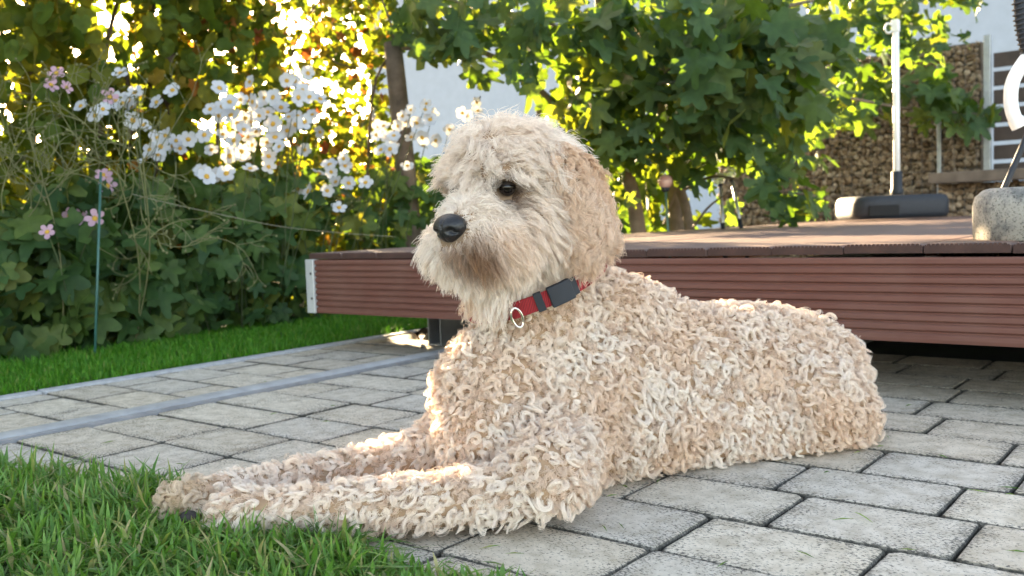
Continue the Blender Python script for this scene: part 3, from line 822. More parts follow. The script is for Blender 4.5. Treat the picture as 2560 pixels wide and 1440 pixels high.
for c, r0, r1 in (([(1560, 420, 6.4), (1420, 290, 6.2), (1270, 160, 6.0), (1140, 118, 5.9), (1005, 122, 5.8)], .026, .012), ([(1700, 360, 6.8), (1850, 250, 6.4), (2050, 235, 7.6), (2260, 270, 8.6), (2450, 285, 8.6)], .024, .007),
                  ([(1725, 150, 6.7), (1900, 40, 6.3), (2100, -10, 7.8), (2380, -40, 8.6)], .02, .008), ([(1700, 480, 6.7), (1790, 440, 6.2), (1900, 470, 5.9), (2040, 490, 5.8)], .012, .005),
                  ([(1735, 565, 6.5), (1780, 510, 6.3), (1860, 460, 6.1)], .010, .005), ([(1660, 560, 6.6), (1690, 470, 6.4), (1700, 420, 6.3)], .008, .004), ([(1500, 160, 6.2), (1380, 60, 5.9), (1200, 20, 5.7), (1060, -20, 5.6)], .016, .007),
                  ([(1560, 400, 6.4), (1650, 200, 5.8), (1800, 90, 5.3), (1920, 60, 5.1)], .014, .006)):
    branch(fig, chain(c), r0, r1, M_FIGBARK, 'branch')
blobs = [  # px, py, rx, ry, n, d0, d1, size
    (1130, 60, 150, 80, 95, 5.0, 6.2, .105), (1080, 170, 70, 60, 14, 5.2, 6.0, .10), (1250, 90, 120, 120, 90, 5.0, 6.4, .11), (1330, 260, 120, 110, 90, 5.2, 6.4, .105),
    (1450, 120, 180, 150, 190, 5.0, 6.6, .115), (1480, 320, 130, 120, 110, 5.6, 6.8, .11), (1650, 100, 200, 140, 250, 4.9, 6.8, .12), (1850, 90, 190, 130, 230, 4.8, 6.5, .12), (1650, 280, 190, 130, 190, 5.4, 7.0, .115),
    (1850, 250, 190, 110, 190, 5.0, 6.6, .115), (2010, 170, 110, 130, 140, 5.4, 7.4, .12), (2140, 240, 120, 90, 80, 8.3, 9.2, .15), (2130, 60, 110, 80, 90, 8.3, 9.2, .14), (2290, 80, 70, 80, 60, 8.3, 9.0, .125),
    (2330, 5, 120, 32, 34, 8.3, 9.0, .125), (2380, 275, 110, 55, 60, 8.3, 9.0, .14), (2320, 190, 60, 60, 16, 8.3, 9.0, .14), (2390, 105, 60, 18, 7, 8.3, 9.0, .10), (1560, 440, 90, 90, 60, 5.8, 7.0, .10), (1800, 400, 120, 80, 75, 5.4, 6.6, .105),
    (1930, 480, 130, 70, 60, 5.4, 6.4, .10), (1900, 370, 110, 60, 36, 5.4, 6.2, .10), (1640, 420, 90, 60, 40, 6.2, 7.2, .10), (1720, 520, 130, 60, 34, 6.7, 7.4, .10), (1520, 540, 50, 50, 20, 6.4, 7.2, .09), (1980, 525, 90, 30, 12, 5.5, 6.2, .085)]
C_, S_ = [], []
for (cx, cy, rx, ry, nn_, d0, d1, sz) in blobs:
    nn_ = int(nn_ * .62); a = rng.uniform(0, 2 * np.pi, nn_); q = np.sqrt(rng.random(nn_))
    for i in range(nn_):
        C_.append(PD(cx + rx * q[i] * math.cos(a[i]), cy + ry * q[i] * math.sin(a[i]), rng.uniform(d0, d1))); S_.append(sz * 1.35 * rng.uniform(.6, 1.15))
# canopy above the frame (it shades the deck)
for i in range(420):
    C_.append(PD(rng.uniform(1000, 2300), rng.uniform(-420, 0), rng.uniform(5.2, 7.4))); S_.append(.12 * rng.uniform(.7, 1.1))
for i in range(560):  # hidden leaves added behind the crown to keep sun off the visible ones
    C_.append(PD(rng.uniform(1480, 2080), rng.uniform(-200, 430), rng.uniform(6.9, 8.6))); S_.append(.12 * rng.uniform(.7, 1.1))
C_, S_ = np.array(C_), np.array(S_)
fx, fy, fd = project(C_)
fk = ~((fd < 6.45) & (fx > 1745) & (fx < 1890) & (fy > 395) & (fy < 575)) & ~((fd < 6.0) & (fx > 1620) & (fx < 1705) & (fy > 405) & (fy < 500))
C_, S_ = C_[fk], S_[fk]
foliage(fig, 'fig', C_, S_, unit(-CAM_F + np.array([.2, 0, .1])), M_FIG, 300, .75, .50, .55, .6)

# ------------------------------------------------------------------ white and pink windflowers
t = NT('white_petal'); t.set(**{'Base Color': (.44, .46, .50), 'Roughness': .6})
tr = t.new('ShaderNodeBsdfTranslucent'); tr.inputs[0].default_value = (.55, .50, .38, 1); mx = t.new('ShaderNodeMixShader'); mx.inputs[0].default_value = .16
t.link(t.b.outputs[0], mx.inputs[1]); t.link(tr.outputs[0], mx.inputs[2]); t.link(mx.outputs[0], t.out.inputs[0]); M_PETAL_W = t.m
t = NT('pink_petal'); t.set(**{'Base Color': (.52, .34, .44), 'Roughness': .6})
tr = t.new('ShaderNodeBsdfTranslucent'); tr.inputs[0].default_value = (.70, .38, .48, 1); mx = t.new('ShaderNodeMixShader'); mx.inputs[0].default_value = .35
t.link(t.b.outputs[0], mx.inputs[1]); t.link(tr.outputs[0], mx.inputs[2]); t.link(mx.outputs[0], t.out.inputs[0]); M_PETAL_P = t.m
M_EYE_Y = plain('yellow_stamens', (.42, .24, .02), .7, var=.3, scale=200)
def flower_mesh(np_, seed, mat, slim=1.0):
    r_ = random.Random(seed); V, F = [], []
    for k in range(np_):
        a0 = 2 * math.pi * k / np_ + r_.uniform(-.12, .12); w = (.40 if np_ == 5 else .36) * slim * r_.uniform(.9, 1.1); l = r_.uniform(.88, 1.06); cup = r_.uniform(.12, .40); z0 = .02 * (k % 2)
        rows = [(.10, .25), (.40, .80), (.70, 1.0), (.90, .80), (1.0, .35)]; b0 = len(V)
        for (t_, ww) in rows:
            for s in (-1, 0, 1):
                rad = l * (t_ if s == 0 else t_ * .97); lat = s * w * ww
                x, y = rad * math.cos(a0) - lat * math.sin(a0), rad * math.sin(a0) + lat * math.cos(a0)
                V.append((x, y, z0 + cup * rad * rad * .6 + .06 * abs(s) * ww))
        for i in range(4):
            for j in range(2):
                q = b0 + i * 3 + j; F.append((q, q + 1, q + 4, q + 3))
    me = bpy.data.meshes.new('flower'); me.from_pydata(V, [], F); me.materials.append(mat); me.polygons.foreach_set('use_smooth', [True] * len(me.polygons)); me.update()
    return me
def eye_mesh():
    bm = bmesh.new(); bmesh.ops.create_icosphere(bm, subdivisions=1, radius=.29)
    r_ = random.Random(2)
    for v in bm.verts: v.co.z = v.co.z * .55 + .07; v.co *= r_.uniform(.8, 1.25)
    me = bpy.data.meshes.new('flower_centre'); bm.to_mesh(me); bm.free(); me.materials.append(M_EYE_Y); return me
FW = [flower_mesh(5, 1, M_PETAL_W), flower_mesh(6, 2, M_PETAL_W), flower_mesh(5, 3, M_PETAL_W, 1.1), flower_mesh(6, 4, M_PETAL_W, 1.1)]
FP = [flower_mesh(5, 5, M_PETAL_P, .8), flower_mesh(5, 6, M_PETAL_P, .75)]
FE = eye_mesh()
w1 = [(770,470),(865,595),(785,665),(845,690),(1005,655),(1105,580),(1405,565),(1600,525),(850,770),(915,800),(1425,685),(1470,655),(1345,700),(1400,740),(1540,640),(1610,650),(1695,625),(1750,625),(1835,515),(1885,520),(1970,470),(1935,580),(1910,625),(1980,620),(2050,635),(1715,720),(1800,690),(1660,740),(1850,750),(1905,745),(2000,735),(2050,845),(1840,840),(1750,795),(1640,845),(1560,830),(1615,930),(1710,910),(1790,940),(1720,1000),(1555,1020),(1545,970),(1600,1080),(1720,1070),(1470,1000),(1310,865),(1425,860),(1205,890),(1125,900),(1105,935),(1010,885),(1030,940),(1010,990),(935,1020),(1150,950),(1355,960),(1285,1090),(1320,1130),(1450,1110),(1905,1210),(1975,1225),(2040,1110),(2095,1220),(2150,1165),(2230,1175),(2340,1170),(2170,1330),(2200,1015),(2110,1055),(2210,1060),(520,680),(610,740),(660,700),(2420,810),(2480,870),(2520,870),(2440,960),(2510,940),(1520,790),(1610,780),(1480,740),(1950,960),(2120,1100),(1385,1115),(1640,680),(1590,880),(1680,840),(1760,880),(1570,760),(1890,800),(1950,780),(1500,900),(1060,870),(960,960),(820,640),(740,640)]
w2 = [(405,880),(360,970),(455,980),(190,1010),(270,1090),(410,1100),(500,1100),(610,1125),(530,830),(520,880),(580,910),(820,905),(935,820),(940,890),(715,1040),(240,1195),(130,1080),(380,1330),(500,1170),(340,930),(300,1010),(210,1090),(560,960),(860,930)]
WH = [(x / 2.56, y / 2.56) for x, y in w1] + [(900 + x / 3.2, y / 3.2) for x, y in w2]
PK = [(x / 2.56, y / 2.56) for x, y in [(360, 470), (325, 545), (425, 560), (705, 620), (660, 1120), (690, 1190), (445, 1380), (520, 1405), (610, 1400)]] + [(118, 580), (265, 440), (180, 540)]
frr = random.Random(21)
def flower_depth(px, py):
    x = -4.02 + .38 * max(0, (px - 650) / 550); return PX(px, py, x + frr.uniform(-.22, .18))
def windflower(name, label, flw, meshes, rad, group, stem_r=.0022, base_px=None, pitch=None):
    root = empty(name); tag(root, label, 'flowering plant', group); stems = []
    pos_ = [flower_depth(*f) for f in flw]; bx = np.mean([p[1] for p in pos_])
    for p in pos_:
        r_ = rad * frr.uniform(.82, 1.12)
        nz_ = unit(-CAM_F * .9 + np.array([.25, -.1, .35]) + np.array([frr.gauss(0, .45), frr.gauss(0, .45), frr.gauss(0, .35)]))
        q = Vector(nz_.tolist()).to_track_quat('Z', 'Y').to_matrix().to_4x4() @ Matrix.Rotation(frr.uniform(0, 6.28), 4, 'Z')
        m = Matrix.Translation(p.tolist()) @ q @ Matrix.Scale(r_, 4)
        o = inst('flower', frr.choice(meshes), root, m); inst('flower_centre', FE, o)
        b = np.array([-4.15 + frr.uniform(-.12, .12), p[1] * .75 + bx * .25 + frr.uniform(-.15, .15), -.03])
        if frr.random() < .4:
            mid = p * .5 + b * .5 + np.array([frr.uniform(-.08, .08), frr.uniform(-.08, .08), .05])
            stems.append(tube(smooth_path([b, mid, p - nz_ * .03, p - nz_ * .004], 9), np.linspace(stem_r * 1.4, stem_r * .8, 9), 5, cap=False))
    V, F = join_parts(stems); mesh_obj('stems', V, F, M_STEM, root, True)
    return root
grpw = 'white windflowers in the bed'
A_ = windflower('windflower', 'white windflowers on the left, half hidden behind the tangle of dry stems', [f for f in WH if f[0] < 500], FW, .042, grpw)
B_ = windflower('windflower', 'densest clump of white windflowers left of the wooden post', [f for f in WH if 500 <= f[0] < 880], FW, .044, grpw)
C_w = windflower('windflower', 'white windflowers around the foot of the wooden post beside the dog head', [f for f in WH if f[0] >= 880], FW, .042, grpw)
D_ = windflower('windflower', 'pink windflowers scattered through the dry stems at far left', PK, FP, .040, 'pink windflowers in the bed', .0022)
def basal(root, n, y0, y1, x0, x1, zmax, size, n_ind, zp=1.0):
    P_ = np.stack([rng.uniform(x0, x1, n), rng.uniform(y0, y1, n), .03 + zmax * rng.random(n) ** zp], 1)
    P_[:, 2] = np.clip(P_[:, 2] - np.clip((P_[:, 0] + 4.15) * 1.2, 0, .6) * P_[:, 2], .04, None)
    foliage(root, 'lobed', P_, rng.uniform(size * .6, size * 1.15, n), OUT, M_LOBED, n_ind, .62, .42, .75, .75)
basal(D_, 520, .6, 2.3, -4.55, -3.98, .62, .125, 200)
basal(A_, 420, 1.9, 3.1, -4.55, -3.98, .72, .120, 200)
basal(B_, 520, 2.9, 4.7, -4.6, -3.98, .80, .110, 220)
basal(C_w, 420, 4.5, 7.2, -4.6, -3.6, .95, .105, 200)
# tangle of dry, curling stems with seed heads round the pink flowers
st = []; heads = []
def stem_chain(px, py, d, ang, ln, depth):
    p0 = PD(px, py, d); pts = [p0]; a = ang; c = srr.uniform(-.22, .22); e = srr.uniform(-.25, .25)
    dirv = CAM_R * math.cos(a) + CAM_U * math.sin(a) + CAM_F * srr.uniform(-.4, .4)
    for i in range(6):
        a += c; dirv = CAM_R * math.cos(a) + CAM_U * math.sin(a) + CAM_F * (e)
        pts.append(pts[-1] + unit(dirv) * ln / 6)
    r0 = .0024 if depth == 0 else .0017
    st.append(tube(smooth_path(pts, 10), np.linspace(r0, r0 * .7, 10), 4, cap=False))
    if depth < 2:
        for i in range(srr.choice((2, 3, 3))):
            q = pts[srr.choice((3, 4, 5, 6))]; x_, y_, dd = project(q); stem_chain(x_, y_, dd, a + srr.uniform(-1.0, 1.0), ln * srr.uniform(.45, .75), depth + 1)
    else: heads.append(pts[-1])
for k in range(26): stem_chain(srr.uniform(-30, 430), srr.uniform(330, 560), srr.uniform(3.65, 4.1), srr.uniform(.3, 2.4), srr.uniform(.16, .32), 0)
for k in range(8): stem_chain(srr.uniform(300, 480), srr.uniform(380, 620), srr.uniform(3.7, 4.1), srr.uniform(-1.9, 1.0), srr.uniform(.14, .26), 0)
for k in range(3):
    x_ = srr.uniform(0, 420); top_ = PD(x_ + srr.uniform(-80, 80), srr.uniform(300, 480), 3.95); b_ = PX(x_, 700, -4.05); b_[2] = 0
    st.append(tube(smooth_path([b_, (b_ + top_) / 2 + np.array([.04, .03, 0]), top_], 10), .003, 5, cap=False))
V, F = join_parts(st); o = mesh_obj('dry_stems', V, F, M_DRYSTEM, D_, True); o['kind'] = 'stuff'
V, F = [], []
bmh = bmesh.new(); bmesh.ops.create_icosphere(bmh, subdivisions=1, radius=.0058); hv = [tuple(v.co) for v in bmh.verts]; hf_ = [tuple(v.index for v in f.verts) for f in bmh.faces]; bmh.free()
V, F = join_parts([([(x + h_[0], y + h_[1], z + h_[2]) for x, y, z in hv], hf_) for h_ in heads]); o = mesh_obj('seed_heads', V, F, M_DRYSTEM, D_); o['kind'] = 'stuff'
# ------------------------------------------------------------------ the dog
DOG_ROOT = empty('dog')
tag(DOG_ROOT, 'cream curly-haired dog lying on the paving with forelegs stretched onto the grass', 'dog')
S = []          # (centre, radius, region)
def sp(region, *pts):
    """chain of spheres blended by interpolation; pts = (point, radius)"""
    for i in range(len(pts)):
        if i == len(pts) - 1:
            S.append((np.array(pts[i][0]), pts[i][1], region)); break
        (a, ra), (b, rb) = pts[i], pts[i + 1]
        n = max(2, int(np.linalg.norm(np.array(b) - a) / (0.35 * min(ra, rb))) + 1)
        for k in range(n):
            t = k / n
            S.append((np.array(a) * (1 - t) + np.array(b) * t, ra * (1 - t) + rb * t, region))
# torso
sp('torso', (PD(1268, 985, 1.775), .140), (PD(1420, 960, 1.84), .155), (PD(1660, 955, 1.97), .163), (PD(1900, 945, 2.07), .163), (PD(1995, 950, 2.10), .150))
sp('torso', (PD(1240, 1085, 1.70), .108), (PD(1700, 1040, 1.93), .125), (PD(1900, 1040, 2.0), .12))
sp('torso', (PD(1490, 800, 1.88), .105), (PD(1600, 845, 1.95), .115))
sp('hind', (PD(2000, 1000, 2.00), .125), (PD(2080, 1030, 2.03), .095))
sp('hind', (PD(1800, 1110, 1.92), .045), (PD(1980, 1095, 1.95), .055), (PD(2110, 1070, 2.0), .06))
# near shoulder and upper arm
sp('torso', (PD(1420, 1000, 1.76), .105), (PD(1385, 1120, 1.70), .092), (PZ(1370, 1195, .085), .062))
# forelegs
sp('foreleg', (PZ(1370, 1215, .068), .050), (PZ(1150, 1248, .055), .045), (PZ(850, 1275, .048), .039), (PZ(690, 1283, .044), .036), (PZ(590, 1285, .042), .038))
sp('foreleg', (PD(1190, 1070, 1.88), .08), (PZ(1060, 1140, .065), .047), (PZ(900, 1175, .052), .038), (PZ(700, 1212, .046), .033), (PZ(560, 1236, .044), .032), (PZ(455, 1258, .044), .034))
sp('paw', (PZ(556, 1270, .046), .016)); sp('paw', (PZ(545, 1284, .036), .017)); sp('paw', (PZ(552, 1300, .024), .016))
sp('paw', (PZ(424, 1250, .048), .015)); sp('paw', (PZ(410, 1262, .038), .016)); sp('paw', (PZ(414, 1278, .024), .015))
# neck
sp('neck', (PD(1340, 850, 1.81), .125), (PD(1325, 740, 1.78), .112), (PD(1320, 620, 1.74), .102))
# head frame: F towards the nose, U up, L dog's left
phi = math.radians(55)
fwd_h = unit(CAM_F - np.array([0, 0, CAM_F[2]]))
right_h = unit(np.cross(fwd_h, [0, 0, 1]))
HF = unit(-math.cos(phi) * right_h - math.sin(phi) * fwd_h + np.array([0, 0, -.12]))
HL = unit(np.cross([0, 0, 1], HF))
HU = unit(np.cross(HF, HL))
HC = PD(1284, 452, 1.695)
def H(f, l, u): return HC + HF * f + HL * l + HU * u
sp('skull', (HC, .098))
sp('skull', (H(.035, 0, .03), .075))
sp('skull', (H(-.045, 0, -.005), .088))
sp('brow', (H(.078, .046, .018), .036))
sp('brow', (H(.078, -.046, .018), .036))
sp('cheek', (H(.05, .045, -.075), .060), (H(.01, .05, -.10), .06))
sp('cheek', (H(.05, -.045, -.075), .060), (H(.01, -.05, -.10), .06))
sp('muzzle', (H(.085, 0, -.048), .056), (H(.135, 0, -.064), .050), (H(.165, 0, -.076), .043))
sp('muzzle', (H(.145, .040, -.098), .041), (H(.10, .040, -.105), .047))
sp('muzzle', (H(.145, -.040, -.098), .041), (H(.10, -.040, -.105), .047))
sp('beard', (H(.145, 0, -.135), .034), (H(.08, 0, -.15), .05), (H(.0, 0, -.16), .075))
sp('ear', (H(-.012, .090, .022), .032), (H(-.016, .112, -.03), .032), (H(-.018, .122, -.088), .036), (H(-.014, .122, -.118), .033))
sp('ear', (H(-.060, .096, .005), .030), (H(-.066, .110, -.045), .032), (H(-.064, .118, -.10), .034))
sp('ear', (H(-.03, -.092, .025), .035), (H(-.042, -.118, -.035), .036), (H(-.05, -.126, -.10), .040), (H(-.045, -.126, -.135), .034))
SC = np.array([s[0] for s in S]); SR = np.array([s[1] for s in S]); SREG = np.array([s[2] for s in S])

# one continuous skin: union of the volumes, remeshed and smoothed
bm = bmesh.new()
for c, r, g in S:
    bmesh.ops.create_icosphere(bm, subdivisions=2, radius=r, matrix=Matrix.Translation(Vector(c.tolist())))
body = bm_obj('body', bm, None, DOG_ROOT)
md = body.modifiers.new('remesh', 'REMESH'); md.mode = 'VOXEL'; md.voxel_size = 0.0075
md2 = body.modifiers.new('smooth', 'SMOOTH'); md2.factor = 0.5; md2.iterations = 11
dg = bpy.context.evaluated_depsgraph_get()
me_new = bpy.data.meshes.new_from_object(body.evaluated_get(dg))
body.modifiers.clear()
old = body.data; body.data = me_new; bpy.data.meshes.remove(old); body.data.name = 'body'
me_new.polygons.foreach_set('use_smooth', [True] * len(me_new.polygons))
nv = len(me_new.vertices)
BV = np.empty(nv * 3); me_new.vertices.foreach_get('co', BV); BV = BV.reshape(-1, 3)
BV[:, 2] = np.maximum(BV[:, 2], 0.004)
me_new.vertices.foreach_set('co', BV.ravel()); me_new.update()
BN = np.empty(nv * 3); me_new.vertices.foreach_get('normal', BN); BN = BN.reshape(-1, 3)
# skin colour: dark rims round the eyes, brown at the lips, grey-brown elsewhere
EYE_N, EYE_F = H(.1005, .053, -.004), H(.1005, -.053, -.004)
NOSE = H(.200, 0, -.058)
MOUTH = H(.150, 0, -.125)
PAW_FAR = PZ(440, 1268, .035)
def dist(P, c): return np.linalg.norm(P - c, axis=-1)
bc = np.tile(np.array([.40, .27, .17]), (nv, 1))
for e in (EYE_N, EYE_F):
    w = np.clip(1.4 - dist(BV, e) / .020, 0, 1)[:, None]; bc = bc * (1 - w) + np.array([.020, .014, .012]) * w
w = np.clip(1.3 - dist(BV, MOUTH) / .04, 0, 1)[:, None]; bc = bc * (1 - w) + np.array([.06, .03, .02]) * w
w = np.clip(1.4 - dist(BV, NOSE) / .03, 0, 1)[:, None]; bc = bc * (1 - w) + np.array([.03, .02, .018]) * w
ca = me_new.color_attributes.new('skin', 'FLOAT_COLOR', 'POINT')
ca.data.foreach_set('color', np.hstack([bc, np.ones((nv, 1))]).astype(np.float32).ravel())
t = NT('dog_skin')
a = t.new('ShaderNodeAttribute', attribute_name='skin')
t.set(**{'Base Color': a.outputs['Color'], 'Roughness': .75})
me_new.materials.append(t.m)

# fur: sampled roots, each the root of one lock of hair
me_new.calc_loop_triangles()
tri = np.empty(len(me_new.loop_triangles) * 3, np.int32); me_new.loop_triangles.foreach_get('vertices', tri); tri = tri.reshape(-1, 3)
A, B, Cc = BV[tri[:, 0]], BV[tri[:, 1]], BV[tri[:, 2]]
area = np.linalg.norm(np.cross(B - A, Cc - A), axis=1) / 2
def sample(n):
    i = rng.choice(len(tri), n, p=area / area.sum())
    u, v = rng.random(n), rng.random(n); f = u + v > 1; u[f], v[f] = 1 - u[f], 1 - v[f]
    P = A[i] + u[:, None] * (B - A)[i] + v[:, None] * (Cc - A)[i]
    N = BN[tri[i, 0]] * (1 - u - v)[:, None] + BN[tri[i, 1]] * u[:, None] + BN[tri[i, 2]] * v[:, None]
    return P, N / np.linalg.norm(N, axis=1, keepdims=True)
def thin(P, rad):                  # keep points at least rad apart (grid dart throwing)
    keep = []; grid = {}
    ij = np.floor(P / rad.max()).astype(int)
    for k in range(len(P)):
        c = tuple(ij[k]); ok = True; p = P[k]; r2 = rad[k] ** 2
        for dx in (-1, 0, 1):
            for dy in (-1, 0, 1):
                for dz in (-1, 0, 1):
                    for q in grid.get((c[0] + dx, c[1] + dy, c[2] + dz), ()):
                        if (q[0] - p[0]) ** 2 + (q[1] - p[1]) ** 2 + (q[2] - p[2]) ** 2 < r2:
                            ok = False; break
                    if not ok: break
                if not ok: break
            if not ok: break
        if ok:
            keep.append(k); grid.setdefault(c, []).append(tuple(p))
    return np.array(keep)
P, N = sample(60000)
def region_of(P):
    out = np.empty(len(P), dtype=object)
    for k in range(0, len(P), 4000):
        d = np.linalg.norm(P[k:k + 4000, None, :] - SC[None], axis=2) - SR[None]
        out[k:k + 4000] = SREG[d.argmin(1)]
    return out
G = region_of(P)
spacing = {'torso': .0092, 'hind': .0092, 'neck': .0095, 'foreleg': .0085, 'paw': .006, 'skull': .0085, 'brow': .0065, 'cheek': .0075, 'muzzle': .0062, 'beard': .007, 'ear': .0075}
keep = thin(P, np.array([spacing[g] for g in G]))
P, N, G = P[keep], N[keep], G[keep]
# collar frame
CC = PD(1335, 708, 1.775)
CE1 = unit(CAM_R * math.cos(math.radians(22)) + CAM_U * math.sin(math.radians(22)))
CE2 = unit(-CAM_F * .97 - CAM_U * .22 + CAM_R * .05); CE2 = unit(CE2 - CE1 * np.dot(CE2, CE1))
CAX = np.cross(CE1, CE2); CAX *= np.sign(CAX[2])
ch = (P - CC) @ CAX
cr = np.linalg.norm((P - CC) - ch[:, None] * CAX, axis=1)
near_c = cr < .20
bad = (near_c & (np.abs(ch) < .012)) | (dist(P, EYE_N) < .0185) | (dist(P, EYE_F) < .0185) | (dist(P, NOSE) < .030) | ((P[:, 2] < .012) & (N[:, 2] < -.3)) | ((N[:, 2] < -.75) & (P[:, 2] < .06))
P, N, G = P[~bad], N[~bad], G[~bad]; ch, near_c = ch[~bad], near_c[~bad]
n = len(P)
G = G.astype(str)
G[(G == 'neck') & (ch < -.004)] = 'torso'
hf, hl, hu = (P - HC) @ HF, (P - HC) @ HL, (P - HC) @ HU
sgn = np.tanh(hl / .02)
D = np.zeros((n, 3)); L = np.full(n, .02); RC = np.full(n, .0085); TU = rng.uniform(1.1, 1.9, n); LIFT = np.full(n, .5); GR = np.full(n, .2); SPR = np.full(n, .0062); TIP = np.full(n, .35)
AXM = np.zeros(n)                  # 0: corkscrew about the path, 1: free ringlet
body_ax = unit(PD(1950, 950, 2.08) - PD(1300, 980, 1.80))
def setr(m, d, l, r, tu, lift, gr, spr, tip, ax):
    k = m.sum()
    D[m] = d if np.ndim(d) == 1 else d[m]
    L[m] = l * rng.uniform(.8, 1.2, k); RC[m] = r * rng.uniform(.55, 1.25, k); TU[m] = rng.uniform(*tu, k)
    LIFT[m] = lift; GR[m] = gr; SPR[m] = spr; TIP[m] = tip; AXM[m] = ax
up = np.array([0, 0, 1.0])
down = -up
setr((G == 'torso') | (G == 'hind'), body_ax * .35 + down * .7, .019, .0120, (.65, 1.35), .64, .30, .0036, .35, 1.0)
leg_dir = unit(PZ(560, 1290, .04) - PZ(1300, 1230, .06))
setr(G == 'foreleg', leg_dir * .8 + down * .35, .026, .0092, (.8, 1.5), .45, .35, .0036, .38, .8)
setr(G == 'paw', leg_dir * .9 + down * .3, .018, .0028, (.4, .9), .3, .3, .0045, .5, .0)
setr(G == 'neck', down * .9 + HF * .1, .040, .0060, (.8, 1.5), .4, .4, .006, .45, .25)
one = np.ones((n, 1))
dirs = -HU * .45 * one - HF * .25 + HL * (sgn * .55)[:, None] + rng.normal(0, .18, (n, 3))
setr(G == 'skull', dirs, .056, .0068, (.7, 1.5), .42, .3, .0080, .78, .0)
dirs = HF * .12 * one - HU * .05 + HL * (sgn * .8)[:, None] + rng.normal(0, .18, (n, 3))
setr(G == 'brow', dirs, .044, .0044, (.5, 1.0), .5, .3, .0065, .62, .0)
dirs = -HU * .8 * one - HF * .35 + HL * (sgn * .15)[:, None] + rng.normal(0, .14, (n, 3))
setr(G == 'cheek', dirs, .050, .0052, (.5, 1.2), .38, .3, .0070, .55, .0)
top = np.clip((hu + .075) / .02, 0, 1)
dirs = (-HU[None] * (.85 * (1 - top) - .35 * top)[:, None] + HF * (-.30 * (1 - top) - .25 * top)[:, None] + HL * (sgn * (.35 + .4 * top))[:, None]) + rng.normal(0, .13, (n, 3))
setr(G == 'muzzle', dirs, .042, .0044, (.5, 1.1), .44, .4, .0074, .82, .0)
dirs = -HU * 1.0 * one + HF * .15 + rng.normal(0, .16, (n, 3))
setr(G == 'beard', dirs, .036, .0044, (.5, 1.2), .3, .4, .0066, .70, .0)
dirs = -up * 1.0 * one - HF * .15 + rng.normal(0, .12, (n, 3))
setr(G == 'ear', dirs, .058, .0100, (1.4, 2.6), .24, .5, .0056, .42, .0)
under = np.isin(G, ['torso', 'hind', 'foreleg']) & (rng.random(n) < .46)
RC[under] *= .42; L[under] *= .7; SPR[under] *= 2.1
D += rng.normal(0, .28, (n, 3)) * (AXM[:, None])
# wind-tossed: a coherent swirl over the face
sw = np.array([noise.noise_vector(Vector((p * 22).tolist()))[:] for p in P])
D += sw * np.where(np.isin(G, ['skull', 'brow', 'cheek', 'muzzle', 'beard', 'neck', 'ear']), .55, .2)[:, None]
# tangent + lift
D /= np.linalg.norm(D, axis=1, keepdims=True)
Tn = D - N * (D * N).sum(1, keepdims=True)
Tn /= np.linalg.norm(Tn, axis=1, keepdims=True) + 1e-9
D0 = Tn * (1 - LIFT[:, None]) + N * LIFT[:, None]; D0 /= np.linalg.norm(D0, axis=1, keepdims=True)
# patches of tighter and looser curl, locks of uneven length
nz2 = np.array([noise.noise(Vector((p * 13 + 3).tolist())) for p in P])
var_ = np.isin(G, ['torso', 'hind', 'foreleg'])
RC[var_] *= np.clip(1 + .45 * nz2[var_] + rng.normal(0, .2, var_.sum()), .4, 1.7); L[var_] *= np.clip(1 + rng.normal(0, .16, var_.sum()) - .2 * nz2[var_], .6, 1.3)
# shorten near the eye, the nose and the collar
dn = np.minimum(dist(P, EYE_N), dist(P, EYE_F))
L *= np.clip((dn - .006) / .030, .28, 1)
L *= np.clip((dist(P, NOSE) - .018) / .035, .22, 1)
LIFT2 = np.where(near_c & (np.abs(ch) < .035), .55, 1.0)
RC *= LIFT2; L *= LIFT2
frontm = near_c & (ch > .008) & (ch < .06) & (project(P)[0] < 1270)
L[frontm] = rng.uniform(.032, .048, frontm.sum()); RC[frontm] = .006
D0[frontm] = unit(down + HF * .4) * .75 + N[frontm] * .6
# growth of curls grades from the wavy coat of the legs to tight ringlets on the flank
K = 30; T = 14
def rep(a): return np.repeat(a, K, axis=0)
m_ = n * K
ts = np.linspace(0, 1, T)
Ls = rep(L) * rng.uniform(.72, 1.12, m_)
phase = rep(rng.uniform(0, 2 * np.pi, n)) + rng.normal(0, .18, m_)
turns = rep(TU * rng.choice([-1, 1], n)) * rng.uniform(.92, 1.08, m_)
Rr = rep(RC) * rng.uniform(.82, 1.14, m_)
rv = rng.normal(0, .8, (n, 3)) + 1.6 * np.array([noise.noise_vector(Vector((p * 28 + 5).tolist()))[:] for p in P]); rv /= np.linalg.norm(rv, axis=1, keepdims=True)
AX = D0 * (1 - AXM)[:, None] + (rv * .85 + N * rng.choice([-1, 1], n)[:, None]) * AXM[:, None]
AX /= np.linalg.norm(AX, axis=1, keepdims=True)
U = np.cross(AX, np.where(np.abs(AX[:, 2:3]) < .9, [[0, 0, 1.0]], [[1.0, 0, 0]])); U /= np.linalg.norm(U, axis=1, keepdims=True)
V = np.cross(AX, U)
off = rng.normal(0, 1, (m_, 3)); off /= np.linalg.norm(off, axis=1, keepdims=True); off *= (rng.random(m_) ** .4 * rep(SPR))[:, None]
Nr = rep(N)
off_t = off - Nr * (off * Nr).sum(1, keepdims=True)
off *= np.where(rng.random(m_) < .16, 2.6, 1.0)[:, None]
D0r = rep(D0); GRr = rep(GR)[:, None]
pos = np.empty((m_, T, 3), np.float32)
path = np.zeros((m_, 3))
Ur, Vr, Pr, TIPr = rep(U), rep(V), rep(P), rep(TIP)
c0 = np.cos(phase)[:, None] * Ur + np.sin(phase)[:, None] * Vr
